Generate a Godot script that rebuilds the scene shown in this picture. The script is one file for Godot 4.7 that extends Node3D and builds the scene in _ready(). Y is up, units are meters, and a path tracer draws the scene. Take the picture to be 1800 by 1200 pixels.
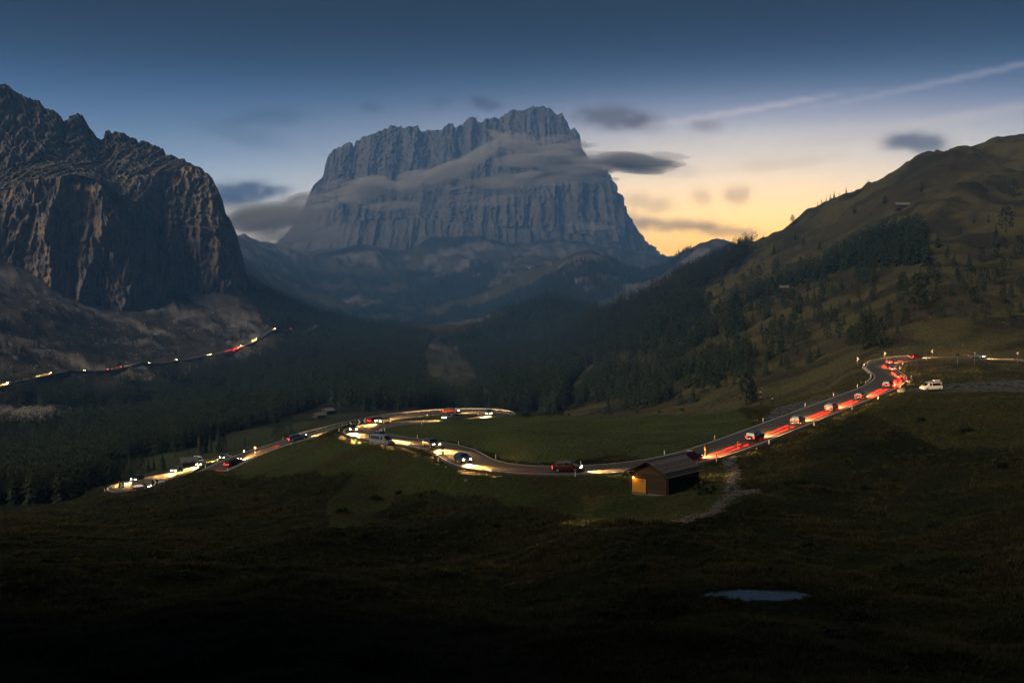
extends Node3D
# A mountain pass at dusk: a winding road between a rock massif and grassy slopes. Metres, y up, the eye at the origin, -z ahead.
const F := 1950.0                      # focal length in pixels of the 1800 x 1200 photograph
const PITCH := 0.05124                 # the eye looks down by this much (radians)
var sp := sin(PITCH)
var cp := cos(PITCH)
var rng := RandomNumberGenerator.new()
var M := {}                            # materials
var nz := {}                           # noises
var az_list := PackedFloat32Array()    # columns of the ground sheet (degrees) and its rings (metres)
var ring_list := PackedFloat32Array()
var heights := PackedFloat32Array()
var road_at := {}                      # 8 m cells -> indices into road_pts
var road_pts := PackedVector3Array()
var road_dir := PackedVector3Array()
var road_wide := PackedFloat32Array()
var counts := {}

func fall(py: float) -> float:         # metres up per metre ahead along the sight line of a pixel row
	var v := (600.0 - py) / F
	return (v * cp - sp) / (cp + v * sp)
func side(px: float, py: float) -> float:
	return (px - 900.0) / F / (cp + (600.0 - py) / F * sp)
func at(px: float, py: float, depth: float) -> Vector3:
	return Vector3(side(px, py) * depth, fall(py) * depth, -depth)
func pixel(p: Vector3) -> Vector2:
	var w := -p.z * cp - p.y * sp
	if w < 0.1: return Vector2(-9999, 9999)
	return Vector2(900.0 + F * p.x / w, 600.0 - F * (p.y * cp - p.z * sp) / w)

func noise(f: float, octaves := 4, ridged := false, seed_ := 1) -> FastNoiseLite:
	var n := FastNoiseLite.new()
	n.seed = seed_; n.noise_type = FastNoiseLite.TYPE_SIMPLEX_SMOOTH; n.frequency = f
	n.fractal_type = FastNoiseLite.FRACTAL_RIDGED if ridged else FastNoiseLite.FRACTAL_FBM
	n.fractal_octaves = octaves
	return n

# ---------------------------------------------------------------- naming
func numbered(called: String) -> String:
	var n: int = counts.get(called, 0)
	counts[called] = n + 1
	return called if n == 0 else "%s_%03d" % [called, n]
func tag(o: Node, label := "", category := "", group := "", kind := "") -> Node:
	if label: o.set_meta("label", label)
	if category: o.set_meta("category", category)
	if group: o.set_meta("group", group)
	if kind: o.set_meta("kind", kind)
	return o
func thing(called: String, where: Vector3, turn := 0.0) -> Node3D:
	var o := Node3D.new()
	o.name = numbered(called); add_child(o)
	o.position = where; o.rotation.y = turn
	return o
func part(called: String, mesh: Mesh, m: Material, parent: Node = self) -> MeshInstance3D:
	var o := MeshInstance3D.new()
	o.name = numbered(called) if parent == self else called
	o.mesh = mesh
	if m: o.material_override = m
	parent.add_child(o, true)
	return o

# ---------------------------------------------------------------- shapes
func tri(st: SurfaceTool, a: Vector3, b: Vector3, c: Vector3) -> void:
	st.add_vertex(a); st.add_vertex(b); st.add_vertex(c)
func quad(st: SurfaceTool, a: Vector3, b: Vector3, c: Vector3, d: Vector3) -> void:
	tri(st, a, b, c); tri(st, a, c, d)
func tool() -> SurfaceTool:
	var st := SurfaceTool.new()
	st.begin(Mesh.PRIMITIVE_TRIANGLES); st.set_smooth_group(-1)
	return st
func done(st: SurfaceTool) -> ArrayMesh:
	st.generate_normals()
	return st.commit()
func block(st: SurfaceTool, t: Transform3D, s: Vector3, bev := 0.0) -> void:   # a box, its upright edges cut by bev
	var h := s / 2.0
	var b: float = minf(bev, minf(h.x, h.z) * 0.9)
	var ring := [Vector2(h.x - b, h.z), Vector2(h.x, h.z - b), Vector2(h.x, -h.z + b), Vector2(h.x - b, -h.z), Vector2(-h.x + b, -h.z), Vector2(-h.x, -h.z + b), Vector2(-h.x, h.z - b), Vector2(-h.x + b, h.z)]
	if b <= 0.0: ring = [Vector2(h.x, h.z), Vector2(h.x, -h.z), Vector2(-h.x, -h.z), Vector2(-h.x, h.z)]
	var n := ring.size()
	for i in n:
		var p: Vector2 = ring[i]
		var q: Vector2 = ring[(i + 1) % n]
		quad(st, t * Vector3(p.x, -h.y, p.y), t * Vector3(p.x, h.y, p.y), t * Vector3(q.x, h.y, q.y), t * Vector3(q.x, -h.y, q.y))
	for i in range(1, n - 1):
		var o: Vector2 = ring[0]
		var p: Vector2 = ring[i]
		var q: Vector2 = ring[i + 1]
		tri(st, t * Vector3(o.x, h.y, o.y), t * Vector3(q.x, h.y, q.y), t * Vector3(p.x, h.y, p.y))
		tri(st, t * Vector3(o.x, -h.y, o.y), t * Vector3(p.x, -h.y, p.y), t * Vector3(q.x, -h.y, q.y))
func moved(p: Vector3, turn := Vector3.ZERO) -> Transform3D:
	return Transform3D(Basis.from_euler(turn), p)
func boxed(p: Vector3, s: Vector3, turn := Vector3.ZERO, bev := 0.0) -> ArrayMesh:
	var st := tool()
	block(st, moved(p, turn), s, bev)
	return done(st)
func tube(st: SurfaceTool, a: Vector3, b: Vector3, ra: float, rb: float, n := 7, caps := true) -> void:
	var d := (b - a).normalized()
	var e := d.cross(Vector3.UP if absf(d.y) < 0.9 else Vector3.RIGHT).normalized()
	var g := d.cross(e)
	for i in n:
		var p := TAU * i / n
		var q := TAU * (i + 1) / n
		var u := e * cos(p) + g * sin(p)
		var w := e * cos(q) + g * sin(q)
		quad(st, a + u * ra, b + u * rb, b + w * rb, a + w * ra)
		if caps:
			tri(st, a, a + u * ra, a + w * ra); tri(st, b, b + w * rb, b + u * rb)
func tubed(a: Vector3, b: Vector3, ra: float, rb: float, n := 7) -> ArrayMesh:
	var st := tool()
	tube(st, a, b, ra, rb, n)
	return done(st)
func sheet(rows: Array, colors: Array = []) -> ArrayMesh:      # a grid of points as one smooth surface
	var h := rows.size()
	var w: int = rows[0].size()
	var p := PackedVector3Array()
	var c := PackedColorArray()
	for r in h:
		p.append_array(rows[r])
		if colors: c.append_array(colors[r])
	return grid_mesh(p, c, w, h)
func grid_mesh(p: PackedVector3Array, c: PackedColorArray, w: int, h: int) -> ArrayMesh:
	var idx := PackedInt32Array()
	idx.resize((w - 1) * (h - 1) * 6)
	var k := 0
	for r in h - 1:
		var o := r * w
		for i in w - 1:
			var a := o + i
			idx[k] = a; idx[k + 1] = a + w; idx[k + 2] = a + 1
			idx[k + 3] = a + 1; idx[k + 4] = a + w; idx[k + 5] = a + w + 1
			k += 6
	var nn := PackedVector3Array()
	nn.resize(p.size())
	for r in h:
		var up := mini(r + 1, h - 1) * w
		var dn := maxi(r - 1, 0) * w
		for i in w:
			var e := p[r * w + mini(i + 1, w - 1)] - p[r * w + maxi(i - 1, 0)]
			nn[r * w + i] = e.cross(p[up + i] - p[dn + i]).normalized()
	var arr := []
	arr.resize(Mesh.ARRAY_MAX)
	arr[Mesh.ARRAY_VERTEX] = p; arr[Mesh.ARRAY_NORMAL] = nn; arr[Mesh.ARRAY_INDEX] = idx
	if c.size(): arr[Mesh.ARRAY_COLOR] = c
	var m := ArrayMesh.new()
	m.add_surface_from_arrays(Mesh.PRIMITIVE_TRIANGLES, arr)
	return m

# ---------------------------------------------------------------- materials
func lin(r: float, g: float, b: float, a := 1.0) -> Color:     # real-world base colours are linear
	var c := Color(r, g, b, a).linear_to_srgb()
	c.a = a
	return c
func mat(key: String, c: Color, rough := 0.9, metal := 0.0) -> StandardMaterial3D:
	var m := StandardMaterial3D.new()
	m.resource_name = key; m.albedo_color = c; m.roughness = rough; m.metallic = metal
	m.metallic_specular = 0.35
	M[key] = m
	return m
func grain(n: FastNoiseLite, lo: float, hi: float, size := 512) -> ImageTexture:   # grey grain to multiply a colour with
	var im := n.get_seamless_image(size, size)
	im.convert(Image.FORMAT_L8)
	var d := im.get_data()
	for i in d.size(): d[i] = int(255.0 * (lo + (hi - lo) * d[i] / 255.0))
	return ImageTexture.create_from_image(Image.create_from_data(size, size, false, Image.FORMAT_L8, d))
func bumps(n: FastNoiseLite, strength: float, size := 512) -> ImageTexture:
	var im := n.get_seamless_image(size, size)
	im.convert(Image.FORMAT_RGBA8)
	im.bump_map_to_normal_map(strength)
	return ImageTexture.create_from_image(im)
func glow(key: String, c: Color, energy: float) -> StandardMaterial3D:
	var m := mat(key, c, 0.3)
	m.emission_enabled = true; m.emission = c; m.emission_energy_multiplier = energy
	return m

# ---------------------------------------------------------------- the sky
const SKY_EL := [0.0, 2.0, 2.9, 4.4, 5.8, 7.3, 8.7, 10.1, 11.5, 14.4, 22.0, 90.0]
const SKY_NEAR := [[1.9044, 0.8464, 0.12696], [2.0102, 0.99452, 0.16928], [2.07, 1.2006, 0.3105], [1.8791, 1.22636, 0.55384], [1.39564, 1.07502, 0.71668], [0.82156, 0.71668, 0.62928], [0.29946, 0.30659, 0.38502], [0.07935, 0.11109, 0.18515], [0.01932, 0.0345, 0.07245], [0.00167, 0.00425, 0.01082], [0.00069, 0.00221, 0.00662], [0.00064, 0.00193, 0.00644]]
const SKY_AWAY := [[0.88872, 0.7406, 0.61364], [0.88872, 0.78292, 0.67712], [0.7866, 0.7659, 0.7038], [0.61318, 0.65274, 0.67252], [0.35834, 0.45264, 0.5658], [0.14858, 0.22724, 0.3496], [0.06417, 0.12121, 0.22103], [0.02328, 0.05502, 0.11638], [0.00828, 0.0207, 0.04968], [0.00103, 0.00296, 0.00876], [0.00055, 0.00193, 0.00635], [0.00064, 0.00193, 0.00644]]
func sky_at(el: float, table: Array) -> Vector3:               # smooth through the table, in logarithms
	var last := SKY_EL.size() - 1
	var i := 0
	while i < last - 1 and el > SKY_EL[i + 1]: i += 1
	var t: float = clampf((el - SKY_EL[i]) / (SKY_EL[i + 1] - SKY_EL[i]), 0, 1)
	var out := Vector3.ZERO
	for c in 3:
		var p := PackedFloat32Array()
		for k in [i - 1, i, i + 1, i + 2]: p.append(log(table[clampi(k, 0, last)][c]))
		out[c] = exp(cubic_interpolate_in_time(p[1], p[2], p[0], p[3], t, 1.0, -1.0 if i == 0 else (SKY_EL[i - 1] - SKY_EL[i]) / (SKY_EL[i + 1] - SKY_EL[i]), 2.0 if i >= last - 1 else (SKY_EL[i + 2] - SKY_EL[i]) / (SKY_EL[i + 1] - SKY_EL[i])))
	return out
func make_sky() -> ImageTexture:
	var w := 2048
	var h := 1024
	var near := PackedVector3Array()
	var away := PackedVector3Array()
	for y in h:
		var el := 90.0 - (y + 0.5) * 180.0 / h
		near.append(sky_at(maxf(el, 0.0), SKY_NEAR)); away.append(sky_at(maxf(el, 0.0), SKY_AWAY))
	var data := PackedFloat32Array()
	data.resize(w * h * 3)
	var share := PackedFloat32Array()
	for x in w:
		var az := (x + 0.5) * 360.0 / w
		if az > 180.0: az -= 360.0
		share.append(exp(-pow((az - 13.0) / 17.0, 2.0)))
	for y in h:
		var a := near[y]
		var b := away[y]
		var k := y * w * 3
		for x in w:
			var c := b.lerp(a, share[x])
			data[k] = c.x; data[k + 1] = c.y; data[k + 2] = c.z
			k += 3
	# clouds and vapour trails, each in its own patch of the sky: [pixel x, y, half width, half height, tilt, strength, colour]
	var n1 := noise(0.055, 4, false, 5)
	var soft := [
		[1082, 208, 62, 18, 0.06, .85, Vector3(.11, .09, .10)], [1130, 215, 30, 13, 0.1, .6, Vector3(.14, .10, .10)], [852, 182, 26, 9, 0.15, .6, Vector3(.035, .04, .065)],
		[652, 187, 18, 8, 0.1, .35, Vector3(.03, .04, .07)], [775, 178, 16, 10, -0.3, .3, Vector3(.04, .05, .08)], [1243, 220, 24, 10, 0.1, .5, Vector3(.25, .18, .16)],
		[1615, 250, 44, 15, 0.12, .85, Vector3(.10, .085, .085)], [1578, 253, 26, 12, 0.0, .55, Vector3(.16, .13, .12)], [1296, 341, 22, 14, 0.0, .5, Vector3(.55, .32, .16)],
		[1232, 348, 16, 12, 0.3, .4, Vector3(.6, .36, .18)], [1140, 358, 40, 14, 0.1, .45, Vector3(.55, .36, .22)], [1180, 396, 75, 10, 0.02, .7, Vector3(.36, .22, .13)],
		[1270, 406, 62, 8, 0.08, .65, Vector3(.42, .24, .12)], [1110, 385, 40, 12, 0.1, .5, Vector3(.4, .28, .2)], [430, 338, 62, 17, -0.04, .95, Vector3(.055, .065, .10)],
		[395, 352, 45, 12, 0.0, .9, Vector3(.06, .07, .11)], [470, 205, 60, 14, -0.05, .35, Vector3(.03, .05, .09)], [420, 235, 70, 16, 0.2, .3, Vector3(.06, .09, .15)],
		[1370, 288, 90, 9, -0.06, .35, Vector3(.9, .6, .32)], [450, 365, 70, 6, 0.0, .4, Vector3(.6, .5, .38)], [1160, 300, 60, 10, 0.05, .3, Vector3(.5, .38, .3)]]
	for s in soft: cloud_patch(data, w, h, n1, s, true)
	for s in [[1290, 197, 150, 3.2, -0.135, .42, Vector3(.85, .72, .66)], [1640, 147, 240, 3.4, -0.155, .30, Vector3(.55, .5, .55)], [1700, 205, 260, 9, -0.13, .30, Vector3(.6, .52, .5)], [1560, 225, 200, 6, -0.10, .22, Vector3(.8, .66, .55)]]:
		cloud_patch(data, w, h, n1, s, false)
	return ImageTexture.create_from_image(Image.create_from_data(w, h, false, Image.FORMAT_RGBF, data.to_byte_array()))
func cloud_patch(data: PackedFloat32Array, w: int, h: int, n: FastNoiseLite, s: Array, ragged: bool) -> void:
	var d := at(s[0], s[1], 1.0).normalized()
	var az0 := rad_to_deg(atan2(d.x, -d.z))
	var el0 := rad_to_deg(asin(d.y))
	var k := rad_to_deg(1.0 / F)
	var hw: float = s[2] * k
	var hh: float = s[3] * k
	var c: Vector3 = s[6]
	var reach := 2.2 * maxf(hw, hh)
	for y in range(int((90.0 - el0 - reach) * h / 180.0), int((90.0 - el0 + reach) * h / 180.0)):
		var el := 90.0 - (y + 0.5) * 180.0 / h
		for xi in range(int((az0 - reach) * w / 360.0), int((az0 + reach) * w / 360.0)):
			var az := (xi + 0.5) * 360.0 / w
			var dx := (az - az0)
			var dy := (el - el0)
			var e: float = (dx * cos(s[4]) - dy * sin(s[4])) / hw
			var g: float = (dx * sin(s[4]) + dy * cos(s[4])) / hh
			var wob := n.get_noise_2d(az * 13.0, el * 40.0) if ragged else n.get_noise_2d(az * 8.0, el * 8.0) * 0.3
			var q := exp(-pow(e * e + g * g, 0.9)) * (1.0 + 0.9 * wob)
			var a: float = clampf(s[5] * smoothstep(0.06, 0.62, q), 0, 1)
			if a < 0.004: continue
			var o := (posmod(y, h) * w + posmod(xi, w)) * 3
			data[o] = lerpf(data[o], c.x, a); data[o + 1] = lerpf(data[o + 1], c.y, a); data[o + 2] = lerpf(data[o + 2], c.z, a)

# ---------------------------------------------------------------- the ground: heights through surveyed points, [pixel x, pixel y, metres ahead]
const SURVEY := [
	[-350,1180,52],[-350,1000,100],[-350,920,200],[-350,880,330],[-350,790,600],[-350,700,800],[-350,560,1100],[-350,400,1400],[-350,330,2200],
	[0,1200,52],[0,1100,75],[0,1000,105],[0,945,140],[0,912,172],[0,915,230],[0,872,330],[0,835,420],[0,770,600],[0,735,700],[0,690,800],[0,640,950],[0,580,1150],[0,490,1350],[0,420,1480],[0,380,2000],
	[200,1200,52],[200,1080,80],[200,990,115],[200,930,150],[200,885,198],[200,868,236],[200,868,285],[200,850,340],[200,815,410],[200,770,550],[200,735,700],[200,700,850],[200,652,1000],[200,610,1200],[200,565,1400],[200,530,1520],[200,450,2000],
	[400,1200,52],[400,1065,85],[400,985,120],[400,905,160],[400,848,205],[400,836,238],[400,828,330],[400,795,400],[400,757,520],[400,727,650],[400,705,800],[400,665,1000],[400,617,1250],[400,560,1500],[400,512,1690],[400,480,1900],[400,470,2500],
	[550,1200,52],[550,1050,90],[550,950,130],[550,872,165],[550,820,200],[550,788,242],[550,784,325],[550,770,420],[550,747,480],[550,727,600],[550,690,800],[550,655,1000],[550,610,1300],[550,570,1700],[550,550,1950],[550,565,2400],[550,545,3200],[550,500,4200],
	[700,1200,52],[700,1055,90],[700,970,125],[700,890,160],[700,843,180],[700,797,200],[700,764,230],[700,748,330],[700,752,450],[700,722,600],[700,685,800],[700,632,1200],[700,598,1600],[700,572,1950],[700,590,2400],[700,560,3200],[700,515,4100],[700,455,5100],
	[850,1200,52],[850,1055,90],[850,950,130],[850,872,155],[850,778,190],[850,756,215],[850,741,242],[850,752,330],[850,748,500],[850,705,700],[850,672,1000],[850,640,1300],[850,585,1700],[850,560,1950],[850,590,2500],[850,545,3300],[850,470,4600],[850,420,5400],
	[950,525,2000],[950,575,2450],[1040,545,2000],[920,600,1650],
	[1000,1200,52],[1000,1060,85],[1000,965,115],[1000,882,145],[1000,788,182],[1000,755,210],[1000,735,236],[1000,731,248],[1000,750,285],[1000,748,400],[1000,712,600],[1000,680,800],[1000,628,1100],[1000,580,1500],[1000,530,2000],[1000,585,2500],[1000,452,3500],[1000,480,4200],[1000,425,5400],
	[1040,446,3500],[1080,465,3500],[960,478,3500],[900,505,3500],[1130,482,3500],[1040,490,4000],
	[1150,1200,52],[1150,1065,80],[1150,970,105],[1150,898,135],[1150,866,150],[1150,776,185],[1150,750,215],[1150,728,246],[1150,745,285],[1150,735,400],[1150,675,560],[1150,605,800],[1150,550,1100],[1150,505,1350],[1150,545,1700],[1150,530,2500],[1150,482,3200],[1150,450,5400],
	[1200,450,3200],[1250,424,3200],[1295,435,3200],[1250,470,3700],
	[1300,1200,52],[1300,1055,80],[1300,950,105],[1300,888,130],[1300,838,152],[1300,808,168],[1300,745,207],[1300,722,232],[1300,718,252],[1300,728,300],[1300,702,380],[1300,605,560],[1300,532,750],[1300,482,1000],[1300,442,1350],[1300,490,1700],[1300,470,2600],
	[1450,1200,52],[1450,1045,80],[1450,960,105],[1450,888,126],[1450,812,152],[1450,760,175],[1450,737,193],[1450,700,245],[1450,690,280],[1450,672,330],[1450,602,450],[1450,540,600],[1450,470,800],[1450,410,1000],[1450,362,1200],[1450,405,1500],[1450,450,2200],
	[1600,1200,52],[1600,1045,80],[1600,960,105],[1600,872,130],[1600,800,152],[1600,738,176],[1600,694,198],[1600,693,235],[1630,686,253],[1600,646,295],[1600,612,350],[1600,540,450],[1600,460,600],[1600,380,800],[1600,310,1000],[1600,288,1090],[1600,330,1300],[1600,420,2200],
	[1720,1200,52],[1720,693,190],[1720,682,253],[1720,645,285],[1720,560,400],[1700,265,1090],
	[1800,1200,52],[1800,1030,80],[1800,920,105],[1800,842,130],[1800,752,160],[1800,692,186],[1800,698,228],[1800,679,253],[1800,652,288],[1800,606,340],[1800,550,420],[1800,480,520],[1800,390,700],[1800,300,900],[1800,238,1090],[1800,285,1300],[1800,400,2200],
	[2150,1190,52],[2150,900,105],[2150,660,185],[2150,590,310],[2150,430,520],[2150,230,900],[2150,170,1200],[2150,240,1500],[2150,400,2500],
	[340,833,232],[375,827,236],[300,847,232],[285,853,230],[250,866,228],[735,741,244],[780,737,246],[820,735,249],[860,734,252],[760,748,232],[1330,1062,74],[1330,1030,86],[1230,1047,78],[1440,1052,77],
	[420,420,4800],[480,470,4200],[560,470,4700],[650,495,4400],[650,432,5200],[760,425,5300],[1150,470,6500],[700,470,6900],[300,480,6900],[1400,480,6900],[900,480,6900],[-200,480,6000],[1900,480,6000],[1210,470,5600]]
# the road, down from the pass: [pixel x, pixel y, height against the eye]
const ROAD := [
	[1900,640,-21.0],[1790,632,-21.2],[1700,629,-21.4],[1625,628.5,-21.7],[1573,634,-22.0],[1548,643,-22.3],[1558,654,-22.6],[1567,663,-22.9],[1553,677,-23.3],[1510,695,-23.9],[1450,718,-24.6],[1390,741,-25.1],[1320,768,-25.6],[1240,796,-26.1],[1160,814,-26.4],[1080,823,-26.7],[1000,826,-27.0],[930,825,-27.3],[875,821,-27.6],[835,813,-27.9],[812,801,-28.2],[797,791,-28.5],[765,783,-28.8],[720,776,-29.2],[675,769,-29.8],[644,763,-30.2],[634,757,-30.5],[650,750,-30.9],[705,743,-31.7],[770,741,-32.6],[830,739,-33.1],[868,733,-33.4],[876,728,-33.5],[862,725,-33.7],[820,724,-33.9],[770,726,-34.3],[720,730,-34.9],[680,736,-35.5],[640,744,-36.1],[590,755,-37.1],[530,769,-38.7],[470,787,-40.8],[420,806,-42.8],[375,827,-44.6],[330,842,-46.1],[285,855,-47.4],[246,861,-48.2],[222,861,-48.6],[212,857,-48.8],[226,852,-49.0],[260,844,-49.5],[330,829,-51.0],[390,811,-52.8],[440,797,-54.5],[500,788,-57.0]]
const FAR_ROAD := [[-120,730,-84],[0,692,-80],[60,678,-80],[130,667,-80],[200,655,-79],[270,645,-78],[350,630,-77],[410,614,-75],[460,604,-73],[512,590,-69],[560,588,-73]]

func spline(p: PackedVector3Array, step: float) -> PackedVector3Array:
	var out := PackedVector3Array()
	for i in p.size() - 1:
		var a := p[maxi(i - 1, 0)]
		var d := p[mini(i + 2, p.size() - 1)]
		var n := maxi(2, int(p[i].distance_to(p[i + 1]) / step))
		for k in n: out.append(p[i].cubic_interpolate(p[i + 1], a, d, float(k) / n))
	out.append(p[p.size() - 1])
	return out
func make_path(list: Array, step: float, smooth: int) -> PackedVector3Array:
	var p := PackedVector3Array()
	for e in list: p.append(at(e[0], e[1], e[2] / fall(e[1])))
	var s := spline(p, step)
	for it in smooth:
		var q := s.duplicate()
		for i in range(1, s.size() - 1): q[i] = (s[i - 1] + s[i] * 2.0 + s[i + 1]) / 4.0
		s = q
	return s

func solve_ground() -> void:
	var pts: Array = []
	var val := PackedFloat64Array()
	for s in SURVEY:
		var p := at(s[0], s[1], s[2])
		var r := Vector2(p.x, p.z).length()
		pts.append(Vector2(rad_to_deg(atan2(p.x, -p.z)) / 6.0, log(r) * 2.2)); val.append(p.y / r)
	for i in range(0, road_pts.size(), 9):
		var p := road_pts[i]
		var r := Vector2(p.x, p.z).length()
		pts.append(Vector2(rad_to_deg(atan2(p.x, -p.z)) / 6.0, log(r) * 2.2)); val.append((p.y - 0.3) / r)
	for a in [-50, -35, -20, 0, 20, 35, 50]:                     # under the eye and down to the foot of the picture
		for q in [[3.0, -0.60], [8.0, -0.44], [18.0, -0.40], [34.0, -0.385]]:
			pts.append(Vector2(a / 6.0, log(q[0]) * 2.2)); val.append(q[1])
	var n := pts.size() + 3
	var A: Array = []
	for i in n:
		var row := PackedFloat64Array()
		row.resize(n + 1)
		if i < n - 3:
			for j in n - 3:
				var d2: float = pts[i].distance_squared_to(pts[j])
				row[j] = d2 * log(d2) if d2 > 1e-9 else 0.006
			row[n - 3] = 1.0; row[n - 2] = pts[i].x; row[n - 1] = pts[i].y; row[n] = val[i]
		else:
			for j in n - 3: row[j] = [1.0, pts[j].x, pts[j].y][i - n + 3]
		A.append(row)
	for c in n:
		var best := c
		for r in range(c + 1, n):
			if absf(A[r][c]) > absf(A[best][c]): best = r
		var t = A[c]; A[c] = A[best]; A[best] = t
		var pr: PackedFloat64Array = A[c]
		for r in range(c + 1, n):
			var rr: PackedFloat64Array = A[r]
			var f := rr[c] / pr[c]
			if f == 0.0: continue
			for k in range(c, n + 1): rr[k] -= f * pr[k]
			A[r] = rr
	var w := PackedFloat64Array()
	w.resize(n)
	for c in range(n - 1, -1, -1):
		var s: float = A[c][n]
		for k in range(c + 1, n): s -= A[c][k] * w[k]
		w[c] = s / A[c][c]
	# the surface on a coarse net, then on the real one
	var ca := 121
	var cr := 206
	var net := PackedFloat32Array()
	net.resize(ca * cr)
	for j in cr:
		var y := (1.1 + 0.04 * j) * 2.2
		for i in ca:
			var x := (-60.0 + i) / 6.0
			var s := w[n - 3] + w[n - 2] * x + w[n - 1] * y
			for k in n - 3:
				var q: Vector2 = pts[k]
				var d2 := (q.x - x) * (q.x - x) + (q.y - y) * (q.y - y)
				if d2 > 1e-9: s += w[k] * d2 * log(d2)
			net[j * ca + i] = s
	print("net ", Time.get_ticks_msec())
	var a := -180.0
	while a < 180.01:
		az_list.append(a)
		a += 5.0 if absf(a + 0.01) >= 40.0 else 0.6 if absf(a + 0.01) >= 28.0 else 0.105
	var r := 3.0
	while r < 7000.0:
		ring_list.append(r)
		r *= 1.03 if r < 45.0 else 1.0065 if r < 400.0 else 1.009 if r < 2500.0 else 1.02
	var W := az_list.size()
	var H := ring_list.size()
	heights.resize(W * H)
	var fine := PackedFloat32Array()
	fine.resize(ca)
	var ci := PackedInt32Array()
	var ct := PackedFloat32Array()
	var cb := PackedFloat32Array()
	for i in W:
		var g := (clampf(az_list[i], -59.9, 59.9) + 60.0)
		ci.append(int(g)); ct.append(g - int(g)); cb.append(smoothstep(62.0, 105.0, absf(az_list[i])))
	for j in H:
		var rr := ring_list[j]
		var g := clampf((log(rr) - 1.1) / 0.04, 0.0, cr - 1.001)
		var gi := int(g)
		for i in ca:
			fine[i] = cubic_interpolate(net[gi * ca + i], net[mini(gi + 1, cr - 1) * ca + i], net[maxi(gi - 1, 0) * ca + i], net[mini(gi + 2, cr - 1) * ca + i], g - gi)
		var plain := -1.75 - rr * 0.03 + 160.0 * smoothstep(4.0, 155.0, rr) * (1.0 - 0.6 * smoothstep(600.0, 3000.0, rr))   # unseen hill added behind the eye, raised to shade the foreground
		for i in W:
			var k := ci[i]
			var t := cubic_interpolate(fine[k], fine[mini(k + 1, ca - 1)], fine[maxi(k - 1, 0)], fine[mini(k + 2, ca - 1)], ct[i])
			heights[j * W + i] = lerpf(t * rr, plain, cb[i])
	print("heights ", W, "x", H, " ", Time.get_ticks_msec())
	var lumps := noise(1.0 / 42.0, 3, false, 11)
	var small := noise(1.0 / 11.0, 3, false, 12)
	var big := noise(1.0 / 170.0, 5, true, 13)
	var huge := noise(1.0 / 620.0, 5, true, 14)
	for j in H:
		var rr := ring_list[j]
		var s1 := smoothstep(4.0, 30.0, rr) * (lerpf(2.3, 0.6, smoothstep(105.0, 185.0, rr)) if rr < 240.0 else lerpf(0.55, 2.2, smoothstep(240.0, 600.0, rr)))
		var s2 := 0.30 * smoothstep(3.0, 12.0, rr) * (1.0 - smoothstep(700.0, 1200.0, rr))
		var s3 := smoothstep(350.0, 1100.0, rr) * 13.0
		var s4 := smoothstep(2300.0, 4200.0, rr) * 42.0
		var road_here := rr > 130.0 and rr < 420.0
		for i in W:
			var az := deg_to_rad(az_list[i])
			var x := sin(az) * rr
			var z := -cos(az) * rr
			var h := heights[j * W + i]
			var d := lumps.get_noise_2d(x, z) * s1
			if s2 > 0.0: d += small.get_noise_2d(x, z) * s2
			if s3 > 0.0: d += (big.get_noise_2d(x, z) - 0.25) * s3
			if s4 > 0.0: d += (huge.get_noise_2d(x, z) - 0.25) * s4
			if road_here:
				var q := near_road(x, z)
				if q.x < 26.0:
					var wide := q.z
					var inside := 1.0 - smoothstep(wide + 0.8, wide + 11.0, q.x)
					h = lerpf(h + d, q.y - 0.22, inside)
					d = 0.0
			elif rr > 64.0 and rr < 94.0:                            # the hollow that holds the pond
				var e := Vector2((x - POND.x) / 4.3, (z - POND.z) / 1.6)
				var f := e.length() * (1.0 + 0.12 * small.get_noise_2d(x * 4.0, z * 4.0))
				if f < 4.0: h = lerpf(h + d, POND.y + (0.10 if f > 1.0 else -0.5 + 0.6 * f * f), 1.0 - smoothstep(1.4, 4.0, f)); d = 0.0
			heights[j * W + i] = h + d
	print("relief ", Time.get_ticks_msec())

var POND := at(1332, 1046, 78.0)
func near_road(x: float, z: float) -> Vector3:              # (distance to the centre line, its height, half width there)
	var best := 1e9
	var at_ := -1
	var cx := int(floor(x / 16.0))
	var cz := int(floor(z / 16.0))
	for dx in [-1, 0, 1]:
		for dz in [-1, 0, 1]:
			var key := Vector2i(cx + dx, cz + dz)
			if road_at.has(key):
				for k in road_at[key]:
					var p: Vector3 = road_pts[k]
					var d := (p.x - x) * (p.x - x) + (p.z - z) * (p.z - z)
					if d < best: best = d; at_ = k
	if at_ < 0: return Vector3(999, 0, 0)
	return Vector3(sqrt(best), road_pts[at_].y, road_wide[at_])

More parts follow.
